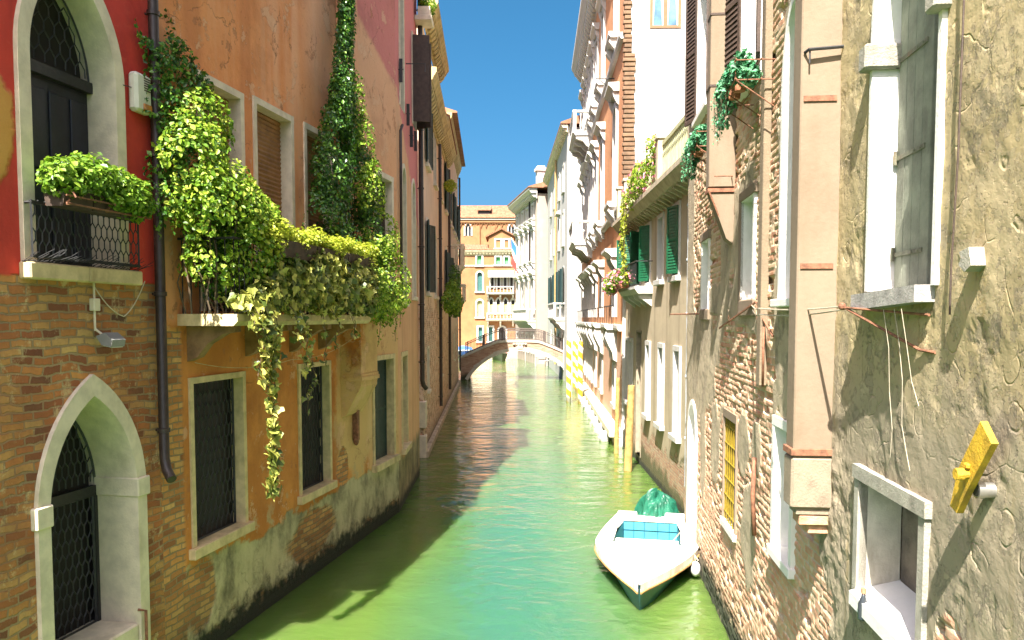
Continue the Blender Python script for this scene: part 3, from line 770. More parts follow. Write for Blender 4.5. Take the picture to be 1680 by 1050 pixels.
drainpipe(H, 4.5, .12, (14.2, 2.6), .07, M['pipe'], 10, (.12, .1))
m = H.mb(); m.tube([(.35, .06, 5.0), (.35, .06, 9.2), (.42, .10, 9.35), (.55, .06, 9.35)], .035, 8); H.part('vent_pipe', m, M['pipe'], smooth=True)
for s, z in ((.5, 10.4), (1.9, 9.7), (2.6, 9.3), (3.6, 9.4)):
    m = H.mb(); m.box(s, s + .05, .02, .10, z, z + .55); m.tube([(s + .02, 0, z + .3), (s + .02, .12, z + .3)], .012, 5); H.part('iron_tie', m, M['iron'])
m = H.mb(); m.tube([(2.0, 0, 11.3), (2.0, .5, 11.3), (2.0, .5, 11.1)], .015, 5); H.part('hook_bracket', m, M['iron'])
wl = H.mb(); front(wl, 0, 4.7, -.6, 14.2, H.holes); house_body(wl, 0, 4.7, -.6, 14.2, 8, .5)
H.part('wall', wl, mat_bend())
m = H.mb(); m.prism([(.25, 14.2), (.25, 14.3), (-4, 15.6), (-8.2, 14.3), (-8.2, 14.2)], -.1, 4.7, 's'); H.part('roof', m, M['tile'])
m = H.mb(); m.rbox(4.0, 4.7, 0, .5, 13.15, 13.3, .02); m.box(4.05, 4.65, .1, .45, 13.3, 13.55); H.part('ledge', m, M['stone'])

# ------------------------------------------------------------------ left: the row of houses behind
def mat_row(name, pcol, bcol, zb, seed):
    m = Mat(name); X, Y, Z = m.sep()
    n1 = m.noise(.8, 7, .62, vec=m.vec((1, 1, 1), (seed, 0, 0))); n2 = m.noise(3.2, 7, .65)
    c = m.mix(m.mapr(n1, .3, .7), pcol, tuple(k * .84 for k in pcol))
    st = m.noise(1.2, 5, .6, vec=m.vec((2.2, 2.2, .1)))
    c = m.mix(m.mapr(st, .5, .66, 0, .5), c, tuple(k * .68 for k in pcol))
    bc, bh = m.brick(cols=[(0, tuple(k * .55 for k in bcol)), (.5, bcol), (1, tuple(min(1, k * 1.25) for k in bcol))], mcol=(.33, .25, .18), wob=.03)
    bm = m.mapr(m.math('ADD', Z, m.math('MULTIPLY', m.math('SUBTRACT', n1, .5), 5)), zb - .15, zb + .15, 1, 0)
    bm = m.math('MULTIPLY', bm, m.mapr(n2, .46, .54, 0, 1))
    c = m.mix(bm, c, bc)
    c = m.mix(m.mapr(m.math('ADD', Z, n2), .5, 1.3, .8, 0), c, (.10, .085, .05))
    c = m.mix(m.mapr(m.math('ADD', Z, m.math('MULTIPLY', n2, .3)), .3, .5, 1, 0), c, (.02, .025, .012))
    return m.out(c, .9, m.mixf(bm, m.math('ADD', 1.5, m.noise(6, 8, .68)), bh), .02, 1.0)
def dentil_cornice(T, s0, s1, z, out, hgt, mat, pitch, name='cornice', n_max=200):
    m = T.mb()
    m.prism([(0, z + hgt * .45), (out * .7, z + hgt * .45), (out * .8, z + hgt * .6), (out, z + hgt * .8), (out, z + hgt), (0, z + hgt)], s0, s1, 's')
    m.box(s0, s1, 0, .06, z - hgt * .15, z + hgt * .45)
    n = int((s1 - s0) / pitch)
    for i in range(n):
        q = s0 + (i + .5) * pitch; w_ = pitch * .3
        m.prism([(.05, z), (out * .3, z), (out * .62, z + hgt * .25), (out * .66, z + hgt * .45), (.05, z + hgt * .45)], q - w_, q + w_, 's')
    return T.part(name, m, mat)
M['cornice_old'] = simple('aged_cornice_stone', (.46, .36, .17), .85, .25, 4, .01, dirt=((.16, .11, .05), .6))
M['ledge'] = simple('waterline_ledge_stone', (.42, .34, .24), .85, .3, 4, .01, dirt=((.10, .09, .04), .7))
row = [('tall_house', 'yellowed tall house with bracketed double cornice beyond the pink house', 0, 8.0, 12.2, (.80, .60, .44), (.66, .38, .24), 5.2, 1),
       ('ochre_house', 'ochre house with dark green shutters and flower boxes above peeling brick', 8.0, 16.0, 12.6, (.80, .57, .38), (.68, .39, .25), 4.6, 5),
       ('brown_house', 'brown house with white stone balcony next to the bridge', 16.0, 31.0, 14.8, (.76, .52, .38), (.66, .38, .26), 4.0, 9)]
for k, (nm, lab, s0, s1, zt, pc, bc, zb, sd) in enumerate(row):
    H = Thing(nm, lab, 'house', L3, s0); H.holes = []; Ln = s1 - s0
    mt = mat_row(nm + '_wall', pc, bc, zb, sd * 3.1)
    nwin = max(2, int(Ln / 2.9))
    for i in range(nwin):
        q = Ln * (i + .5) / nwin; rnd = random.Random(sd * 7 + i)
        W, (a, b, c, d) = window(H, q - .62, q + .62, 5.6, 8.3, .13, .22, .04, M['stone'], M['glass'], (.08, .12, .14), ('round', 7.75) if k != 1 else None, sash=(M['wood_dark'], 2, 3))
        if (i + k) % 2 == 0:
            open_shutter(H, W, q - .56, 5.65, 8.1, .52, M['green_dark'], -1, 12); open_shutter(H, W, q + .56, 5.65, 8.1, .52, M['green_dark'], 1, 20)
        W, (a, b, c, d) = window(H, q - .6, q + .6, 10.1, 12.5, .12, .22, .04, M['stone'], M['glass'], (.08, .12, .14), sash=(M['wood_dark'], 2, 3))
        if i % 2 == k % 2: 
            open_shutter(H, W, q - .54, 10.15, 12.4, .52, M['green_dark'], -1, 80 if (k, i) == (1, 0) else 10); open_shutter(H, W, q + .54, 10.15, 12.4, .52, M['green_dark'], 1, 12)
        if i % 2 == 0: W, _ = window(H, q - .42, q + .42, 2.1, 3.7, .10, .2, .03, M['stone'], M['dark'], (.05, .1, .1), grille=('bars', 4, 3, .08), gmat=M['iron'])
    dentil_cornice(H, -.05, Ln - .003, zt, .5 if k < 2 else .28, .75, M['cornice_old'], .46)
    drainpipe(H, Ln - .35, .13, (zt - .1, .9), .07, M['pipe'], 8)
    m = H.mb(); m.rbox(-.1, Ln - .06, -.05, .16, -.5, .22, .03); H.part('waterline_ledge', m, M['ledge'])
    if k == 0:   # taller attic set on the cornice with its own cornice
        m = H.mb(); m.box(1.0, Ln + .25, -7, -.06, zt + .76, 14.8); H.part('attic', m, mt)
        for i in range(4): m = H.mb(); q = 2.0 + i * 1.6; louvre(m, q, q + .7, -.10, -.03, 13.2, 14.5, .09); H.part('attic_shutter', m, M['wood_dark'])
        T2 = H; dentil_cornice(H, .9, Ln + .35, 14.8, .5, .7, M['cornice_old'], .46, 'attic_cornice')
        for z0, z1 in ((-.5, .75), (1.0, 1.9)): m = H.mb(); m.rbox(-.12, .35, -.3, .09, z0, z1, .02); H.part('quoin', m, M['stone'])
    wl = H.mb(); front(wl, 0, Ln, -.6, zt + .7, H.holes); house_body(wl, 0, Ln, -.6, zt + .7, 8, .45)
    H.part('wall', wl, mt)
    m = H.mb(); z = zt + .75
    if k: m.prism([(.55, z), (.55, z + .08), (-4, z + 1.5), (-8.2, z + .08), (-8.2, z)], 0, Ln, 's'); H.part('roof', m, M['tile'])
    if k == 1:
        for q, z in ((1.9, 13.5),): m = H.mb(); m.box(q, q + .7, -1.6, -.9, z, z + 2.2); m.box(q - .08, q + .78, -1.7, -.8, z + 2.0, z + 2.2); H.part('chimney', m, M['stone'])

def baluster_run(mb, s0, s1, o, z0, z1, n, r=.055, seg=8):
    h = z1 - z0
    for i in range(n):
        q = s0 + (s1 - s0) * (i + .5) / n
        mb.lathe((q, o, z0), [(r*1.1, 0), (r*1.1, h*.06), (r*.55, h*.1), (r*1.15, h*.3), (r*.95, h*.42), (r*.45, h*.72), (r*.85, h*.86), (r*1.1, h*.94), (r*1.1, h)], seg)
def baluster_run_o(mb, s, o0, o1, z0, z1, n, r=.055, seg=8):
    h = z1 - z0
    for i in range(n):
        q = o0 + (o1 - o0) * (i + .5) / n
        mb.lathe((s, q, z0), [(r*1.1, 0), (r*1.1, h*.06), (r*.55, h*.1), (r*1.15, h*.3), (r*.95, h*.42), (r*.45, h*.72), (r*.85, h*.86), (r*1.1, h*.94), (r*1.1, h)], seg)
def stone_balcony(T, s0, s1, z, out, mat, name='balcony', h=1.0, per=.26):
    m = T.mb()
    m.prism([(0, z - .22), (out - .16, z - .22), (out - .10, z - .12), (out, z - .06), (out, z), (0, z)], s0 - .05, s1 + .05, 's')
    nb = max(2, int((s1 - s0) / 1.4) + 1)
    for i in range(nb):
        q = s0 + .12 + (s1 - s0 - .24) * i / (nb - 1)
        m.prism([(0, z - .22), (out - .18, z - .22), (out - .22, z - .40), (out * .5, z - .52), (out * .3, z - .80), (0, z - .95)], q - .11, q + .11, 's')
    B = T.part(name, m, mat)
    m = T.mb()
    for q in (s0 + .08, s1 - .08): m.rbox(q - .1, q + .1, out - .22, out - .03, z, z + h, .01)
    m.rbox(s0 - .03, s1 + .03, out - .24, out - .005, z + h - .02, z + h + .12, .02); m.box(s0, s1, out - .2, out - .05, z, z + .08)
    for q in (s0 + .08, s1 - .08): m.box(q - .09, q + .09, 0, out - .23, z + h - .01, z + h + .11)
    baluster_run(m, s0 + .2, s1 - .2, out - .12, z + .08, z + h - .02, max(2, int((s1 - s0 - .4) / per)))
    for q in (s0 + .08, s1 - .08): baluster_run_o(m, q, .05, out - .25, z, z + h - .02, max(1, int((out - .3) / per)))
    T.part('balustrade', m, mat, B)
    return B
stone_balcony(H, 3.2, 5.2, 7.75, .8, M['stone'], h=1.1)
stone_balcony(H, 9.0, 11.0, 5.9, .7, M['stone'], h=.9)
# the shapes below are measured from the wall's own origin, then moved to the thing's base
def rel(T, name, mb, mats, parent=None, **k):
    b = T.base; mb.v = [(p[0] - b[0], p[1] - b[1], p[2] - b[2]) for p in mb.v]
    return T.part(name, mb, mats, parent, **k)

# ------------------------------------------------------------------ plants and fittings on the left houses
T = Thing('climbing_plant', 'big bright green climber bulging over the left end of the ivy balcony', 'climbing plant', L1, 3.1, .3, 4.76, 'climbers on the orange house')
m = T.mb(); rnd = random.Random(2)
for k in range(16):
    s, o = 3.0 + rnd.uniform(-.3, .9), .1 + rnd.uniform(0, .6); pts = [(s, o, 4.76)]
    for q in range(4): s += rnd.uniform(-.16, .13); o = max(.05, o + rnd.uniform(-.1, .1)); pts.append((s, o, 4.76 + (q + 1) * .42 * rnd.uniform(.8, 1.1)))
    m.tube(pts, .012, 4)
rel(T, 'stem', m, M['twig'])
m = T.mb()
leaf_cloud(m, [(3.15, .55, 6.15, .80, .48, .62, 1.3), (3.75, .62, 5.75, .62, .42, .75, 1.2), (2.75, .45, 6.75, .55, .36, .5), (3.2, .35, 7.2, .55, .25, .5, .8),
               (3.05, .5, 5.45, .55, .35, .5, .7), (4.25, .68, 5.35, .5, .3, .6, 1.0), (4.0, .65, 6.0, .45, .3, .4, .9), (2.55, .35, 6.3, .3, .25, .45, .6)], 16500, .062, 'oval', 3, clump=1.5)
rel(T, 'foliage', m, M['leaf_bright'], recalc=False)
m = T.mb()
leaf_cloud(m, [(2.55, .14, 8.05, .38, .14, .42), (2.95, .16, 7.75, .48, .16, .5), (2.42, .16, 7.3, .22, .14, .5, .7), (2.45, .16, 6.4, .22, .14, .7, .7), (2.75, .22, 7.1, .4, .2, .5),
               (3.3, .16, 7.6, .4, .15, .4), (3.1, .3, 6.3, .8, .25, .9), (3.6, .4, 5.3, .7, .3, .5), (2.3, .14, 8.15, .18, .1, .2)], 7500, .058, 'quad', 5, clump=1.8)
rel(T, 'shaded_foliage', m, M['leaf_dark'], recalc=False)  # leaves near the wall: shade put into a darker leaf colour

T = Thing('climbing_plant', 'dark ivy cone climbing the flue to the roof at the right end of the balcony', 'climbing plant', L1, 8.9, .3, 4.76, 'climbers on the orange house')
m = T.mb()
for k in range(14):
    s, o = 8.0 + rnd.uniform(-.8, .8), .12; pts = [(s, o, 4.7)]
    for q in range(9): s += (8.3 - s) * .18 + rnd.uniform(-.1, .1); pts.append((s, .12 + rnd.uniform(-.05, .08), 4.7 + (q + 1) * .5))
    m.tube(pts, .012, 4)
rel(T, 'stem', m, M['twig'])
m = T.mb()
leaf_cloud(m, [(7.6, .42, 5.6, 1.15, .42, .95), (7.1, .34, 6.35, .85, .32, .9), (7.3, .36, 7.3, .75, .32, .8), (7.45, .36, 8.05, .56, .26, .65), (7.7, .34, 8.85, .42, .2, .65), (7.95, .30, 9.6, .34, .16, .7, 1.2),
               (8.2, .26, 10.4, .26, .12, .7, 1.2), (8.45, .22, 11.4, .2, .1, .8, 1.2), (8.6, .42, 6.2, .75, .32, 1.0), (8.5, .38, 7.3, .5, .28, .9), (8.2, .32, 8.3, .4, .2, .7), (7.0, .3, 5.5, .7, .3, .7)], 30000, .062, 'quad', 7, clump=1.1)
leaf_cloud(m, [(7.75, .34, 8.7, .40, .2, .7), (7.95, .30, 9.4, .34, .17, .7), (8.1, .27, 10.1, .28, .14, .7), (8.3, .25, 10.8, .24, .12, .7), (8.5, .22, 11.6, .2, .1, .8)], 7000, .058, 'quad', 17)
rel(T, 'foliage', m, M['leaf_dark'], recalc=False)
m = T.mb()
leaf_cloud(m, [(8.9, .75, 5.35, .85, .42, .8, 1.4), (8.75, .68, 6.2, .65, .36, .75, 1.3), (8.5, .60, 7.1, .45, .26, .8), (8.3, .54, 8.0, .32, .2, .7, .8), (8.2, .46, 8.8, .24, .14, .6, .7), (7.9, .9, 5.2, .5, .2, .5), (9.4, .5, 4.9, .6, .28, .4)], 12500, .056, 'oval', 9, clump=1.6)
rel(T, 'outer_foliage', m, M['leaf_bright'], recalc=False)
m = T.mb(); lf = T.mb()
for k in range(12):
    s = 8.4 + rnd.uniform(-.3, 1.2); z = 4.9 + rnd.uniform(0, 1); L = rnd.uniform(.5, 1.1)
    strand(m, lf, [(s, .7, z), (s + .05, .8, z - L * .5), (s + rnd.uniform(-.1, .1), .78, z - L)], int(26 * L), .05, 'oval', 60 + k)
rel(T, 'runner', m, M['twig']); rel(T, 'runner_leaf', lf, M['leaf_bright'], recalc=False)

T = Thing('plant_trough', 'long grey trough of yellow green sedum on the ivy balcony railing', 'planter', L1, 5.7, .86, 5.72)
for a in (3.85, 5.1, 6.35):
    m = T.mb(); m.prism([(.76, 5.56), (.98, 5.56), (1.02, 5.80), (.99, 5.80), (.965, 5.75), (.775, 5.75), (.75, 5.80), (.72, 5.80)], a, a + 1.2, 's'); rel(T, 'trough', m, M['wood_dark'])
m = T.mb()
e = []
for i in range(13): s = 3.75 + i * .315; e.append((s, .88 + .04 * math.sin(i * 2.1), 5.90 + .05 * math.sin(i * 1.7), .27, .20, .16 + .04 * math.sin(i * 2.9)))
e += [(7.4, .85, 5.75, .3, .22, .3), (3.8, .9, 5.75, .22, .2, .25)]
leaf_cloud(m, e, 9000, .05, 'oval', 11, up=.9, droop=-.5, shell=.7)
rel(T, 'foliage', m, M['leaf_yellow'], recalc=False)

T = Thing('trailing_ivy', 'variegated pale ivy spilling over the balcony front with long hanging strands', 'ivy', L1, 5.5, .9, 4.76)
m = T.mb()
leaf_cloud(m, [(4.4, .92, 5.2, .55, .13, .5), (5.2, .95, 5.25, .6, .14, .5), (6.0, .95, 5.25, .6, .14, .5), (6.8, .95, 5.22, .55, .14, .48), (7.4, .93, 5.2, .35, .14, .45), (3.7, .92, 4.98, .45, .14, .25), (3.25, .85, 4.9, .35, .2, .16, .7)],
           4600, .125, 'ivy', 13, up=.25, jit=.42, droop=1.2, shell=.8)
rel(T, 'foliage', m, M['leaf_pale'], recalc=False)
m = T.mb(); lf = T.mb()
def hang(s, z0, L, n, size, seed, sway=.06, o=1.06):
    r = random.Random(seed); pts = [(s, o - .1, z0 + .15), (s, o, z0)]; q = 5
    for i in range(q): pts.append((s + r.uniform(-sway, sway), o + .03 + r.uniform(-.04, .05), z0 - L * (i + 1) / q))
    strand(m, lf, pts, n, size, 'ivy', seed, .045, .005)
hang(3.38, 4.75, 2.45, 250, .105, 20, .06); hang(3.28, 4.75, 1.0, 60, .10, 21, .18); hang(3.6, 4.75, .75, 48, .10, 22); hang(3.15, 4.75, .8, 40, .10, 23, .18)
hang(3.42, 3.8, 1.5, 90, .10, 31, .05); hang(4.45, 4.75, .95, 48, .09, 24); hang(4.6, 4.4, 1.1, 34, .085, 25, .2); hang(5.15, 4.75, .8, 24, .08, 26, .03); hang(5.6, 4.75, .55, 18, .08, 27, .15); hang(6.4, 4.75, .4, 16, .08, 28, .1); hang(4.2, 4.75, .4, 26, .09, 29); hang(3.0, 4.75, .3, 22, .09, 30)
rel(T, 'hanging_stem', m, M['twig']); rel(T, 'hanging_leaf', lf, M['leaf_pale'], recalc=False)

T = Thing('window_box', 'green bush in a bracketed window box on the red house balcony', 'window box', L1, 1.25, .25, 5.86)
for i in range(3):
    m = T.mb(); a = .58 + i * .43; m.prism([(.17, 5.82), (.36, 5.82), (.40, 6.0), (.37, 6.0), (.36, 5.97), (.17, 5.97), (.16, 6.0), (.13, 6.0)], a, a + .41, 's'); rel(T, 'box', m, M['wood_dark'])
for s in (.62, 1.2, 1.78):
    m = T.mb()
    m.tube([(s, .12, 5.84), (s, .44, 5.84)], .012, 5)
    m.tube([(s, .44 - .05 + .09 * math.cos(t * .7) * (1 - t * .09), 5.9 + .09 * math.sin(t * .7) * (1 - t * .09)) for t in range(9)], .010, 5); rel(T, 'bracket', m, M['rust'])
m = T.mb(); m.tube([(.55, .43, 5.92), (1.85, .43, 5.92)], .01, 5); m.tube([(.55, .43, 5.84), (1.85, .43, 5.84)], .01, 5)
rel(T, 'rail', m, M['rust'])
m = T.mb()
leaf_cloud(m, [(.70, .30, 6.11, .28, .22, .22), (1.02, .32, 6.17, .30, .23, .26), (1.38, .32, 6.12, .30, .22, .26), (1.62, .34, 6.07, .26, .23, .25), (1.76, .34, 5.99, .16, .18, .2), (1.5, .45, 5.98, .4, .12, .12)], 5200, .062, 'oval', 15, up=.6, droop=-.1, shell=.75)
rel(T, 'foliage', m, M['leaf_box'], recalc=False)

T = Thing('alarm_box', 'cream alarm sounder box with amber strobe beside the arched door', 'alarm', L1, 2.24, 0, 7.15)
m = T.mb(); m.rbox(-.15, .15, 0, .13, .0, .46, .035); A = T.part('case', m, simple('cream_plastic', (.62, .60, .50), .5, .08, 6), smooth=False)
m = T.mb()
for i in range(6): m.box(-.01, .11, .128, .134, .26 + i * .028, .272 + i * .028)
T.part('louvre', m, M['wood_dark'], A)
m = T.mb(); m.rbox(-.04, .135, .06, .142, .02, .12, .02); T.part('strobe', m, simple('amber_lens', (.5, .2, .05), .2, .2, 8), A)

T = Thing('flood_lamp', 'small grey flood lamp on conduit above the water gate', 'lamp', L1, 1.40, 0, 4.4)
m = T.mb(); m.tube([(0, .03, .16), (0, .03, .72)], .013, 6); m.tube([(0, .03, .18), (.02, .1, .12), (.06, .14, .1)], .014, 6); T.part('conduit', m, M['stone'])
m = T.mb(); m.rbox(-.05, .05, 0, .07, .38, .52, .008); T.part('junction_box', m, M['stone'])
m = T.mb(); m.prism([(.05, .10), (.16, .14), (.26, .06), (.24, -.02), (.12, .0)], -.02, .20, 's'); Lh = T.part('lamp_head', m, simple('lamp_grey', (.2, .2, .2), .4, .1))
m = T.mb(); m.prism([(.13, .0), (.235, -.018), (.233, -.028), (.128, -.01)], .0, .18, 's'); T.part('lamp_glass', m, simple('lamp_glass', (.6, .6, .6), .1, .1), Lh)

def cable(frame, pts, r, mat, label, cat='cable', name='cable', group=None, sag=0.0):
    m = MB(frame.sx); b = pts[0]; out = []
    for p, q in zip(pts, pts[1:]):
        for i in range(8):
            t = i / 8; out.append((p[0] + (q[0] - p[0]) * t - b[0], p[1] + (q[1] - p[1]) * t - b[1], p[2] + (q[2] - p[2]) * t - sag * 4 * t * (1 - t) - b[2]))
    out.append(tuple(pts[-1][i] - b[i] for i in range(3))); m.tube(out, r, 5)
    return single(name, m, mat, label, cat, frame, *b, group=group)
cable(L1, [(1.42, .02, 5.05), (1.9, .02, 4.72), (2.3, .02, 5.15)], .006, M['stone'], 'thin pale cable looping below the arched door sill', sag=.06)
cable(L1, [(3.3, .03, 4.1), (5.2, .5, 4.05), (7.9, .4, 4.3)], .005, M['stone_warm'], 'thin wire sagging under the ivy balcony', sag=.1)
cable(L1, [(1.95, .06, 7.40), (2.16, .06, 7.42)], .006, M['iron'], 'short dark wire from the arched door to the alarm box')

def bush(frame, name, label, s, o, z, ells, n, size, mat, seed, group=None, pot=None, shape='quad', flowers=None, cat='plant', **k):
    T = Thing(name, label, cat, frame, s, o, z, group)
    m = T.mb(); leaf_cloud(m, [(s + e[0], o + e[1], z + e[2], *e[3:]) for e in ells], n, size, shape, seed, **k); rel(T, 'foliage', m, mat, recalc=False)
    if flowers:
        m = T.mb(); leaf_cloud(m, [(s + e[0], o + e[1], z + e[2], *[q * 1.08 for q in e[3:6]]) for e in ells], flowers, size * 1.2, 'oval', seed + 50, shell=.12); rel(T, 'flower', m, M['petal'], recalc=False)
    if pot:
        m = T.mb(); x, y, zz, w_, d_, h_ = pot; m.prism([(y - d_ * .8, zz), (y + d_ * .8, zz), (y + d_, zz + h_), (y - d_, zz + h_)], x - w_, x + w_, 's'); T.part('pot', m, M['terracotta'])
    return T
bush(L3, 'hanging_plant', 'bushy trailing plant hanging on the ochre house front', 9.3, .45, 5.5, [(-1.8, .0, -.1, .6, .3, .45), (-.6, .1, .1, .7, .4, .55), (.6, .15, -.1, .8, .4, .6), (1.6, .1, .1, .7, .35, .6), (0, .1, .5, .8, .3, .4)], 3200, .11, M['leaf_box'], 31, pot=(-.6, 0, -.1, .5, .16, .25), shape='quad')
bush(L3, 'hanging_plant', 'dark hanging plant on the wall just left of the bridge', 13.0, .4, 5.6, [(0, .1, .4, .8, .35, .8), (1.2, .1, -.1, .9, .4, .8), (0, .1, 1.2, .5, .3, .6)], 2600, .11, M['leaf_dark'], 33)
bush(L3, 'wall_plant', 'small pale plant tuft high on the ochre house', 12.2, .35, 11.1, [(0, 0, 0, .5, .3, .3)], 500, .1, M['leaf_yellow'], 35)
bush(L2, 'ledge_plant', 'bright green plant on the high ledge of the pink house', 4.4, .35, 13.6, [(0, 0, .1, .4, .25, .3)], 700, .08, M['leaf_bright'], 37)
# ------------------------------------------------------------------ right: rough plaster house and peeling brick house
NZ = lambda s, z, f, k=0.0: mnoise.noise(Vector((s * f + k, z * f, k * 1.7)))
def fbm(s, z, f, k=0.0, o=4): return mnoise.fractal(Vector((s * f + k, z * f, k)), 0.9, 2.0, o)
def ell(s, z, c): return 1.0 - math.hypot((s - c[0]) / c[2], (z - c[1]) / c[3])
BRICK_ON = [(8.4, 3.9, 2.0, .75), (9.2, 1.6, 3.6, 1.75), (6.6, 2.6, .75, 1.0), (12.2, 1.2, 1.4, .7), (6.0, 1.4, 1.6, 1.5), (7.0, 5.9, .75, 1.5), (10.6, 6.9, 1.5, 2.2),
            (8.4, 8.0, 1.5, 1.5), (12.6, 6.6, .9, 1.9), (6.9, 8.6, .9, 2.2), (11.6, 9.6, 1.6, 1.3), (9.8, 5.3, .8, .5), (4.9, 2.0, .8, .8), (1.95, 2.62, .22, .35), (1.4, 1.6, 1.0, .6), (6.7, 4.1, .4, .6)]
BRICK_OFF = [(10.3, 2.7, .42, .75), (7.6, 2.0, .42, .75), (11.6, 2.3, .35, .9), (8.0, 3.0, .45, .4), (9.6, 5.75, .5, .9), (10.2, 5.0, 1.6, .28), (8.2, 4.83, .8, .22), (12.3, 4.0, .8, 1.0), (13.7, 4, .6, 9), (7.2, 3.1, .3, .3)]
def brick_mask(s, z):
    m = max(ell(s, z, c) for c in BRICK_ON); q = max(ell(s, z, c) for c in BRICK_OFF)
    v = min(m, -q) if q > -.6 else m
    v += .30 * fbm(s, z, 1.9, 3.1, 5)
    return min(1, max(0, v / .10 + .5))
BW, BH = .25, .085
def rough(kind):
    store = []
    def disp(s, z):
        u = s + .02 * NZ(s, z, 1.4, 5); v = z + .025 * NZ(s, z, 1.1, 9) + .01 * NZ(s, z, 5, 2)
        bmk = brick_mask(s, z)
        o = .010 * fbm(s, z, 1.3, 1, 3) + .0035 * fbm(s, z, 6.5, 4, 3)
        if kind == 'plaster':
            g = fbm(s, z * .8, 3.2, 7, 4); o -= .02 * max(0, g - .25)
            if z < 3.9: o += .020 * fbm(s, z, 4.5, 8, 4) * min(1, (3.9 - z) / .5) * max(0, min(1, .5 + 3 * NZ(s, z, .9, 21)))
        if bmk > 0:
            row = math.floor(v / BH); x = u + (BW * .5 if row % 2 == 0 else 0); col = math.floor(x / BW)
            fv = v / BH - row; fu = x / BW - col
            r = mnoise.noise(Vector((row * 3.71 + .5, col * 5.13 + .5, 2.3)))
            edge = min(min(fv, 1 - fv) * BH / .014, min(fu, 1 - fu) * BW / .018, 1)
            ob = -.028 + .019 * edge + .012 * r + .004 * fbm(s, z, 9, 6, 3)
            hole = mnoise.noise(Vector((row * 1.9, col * 2.3, 7.7)))
            if hole > .36: ob -= .055 * edge
            o = o * (1 - bmk) + ob * bmk
        store.append((u, v, bmk)); return o
    return disp, store
def put_attr(obj, store):
    me = obj.data; a = me.attributes.new('bw', 'FLOAT_VECTOR', 'POINT'); n = len(me.vertices)
    arr = np.zeros((n, 3), np.float32); k = min(n, len(store)); arr[:k] = np.array(store[:k], np.float32); a.data.foreach_set('vector', arr.ravel())

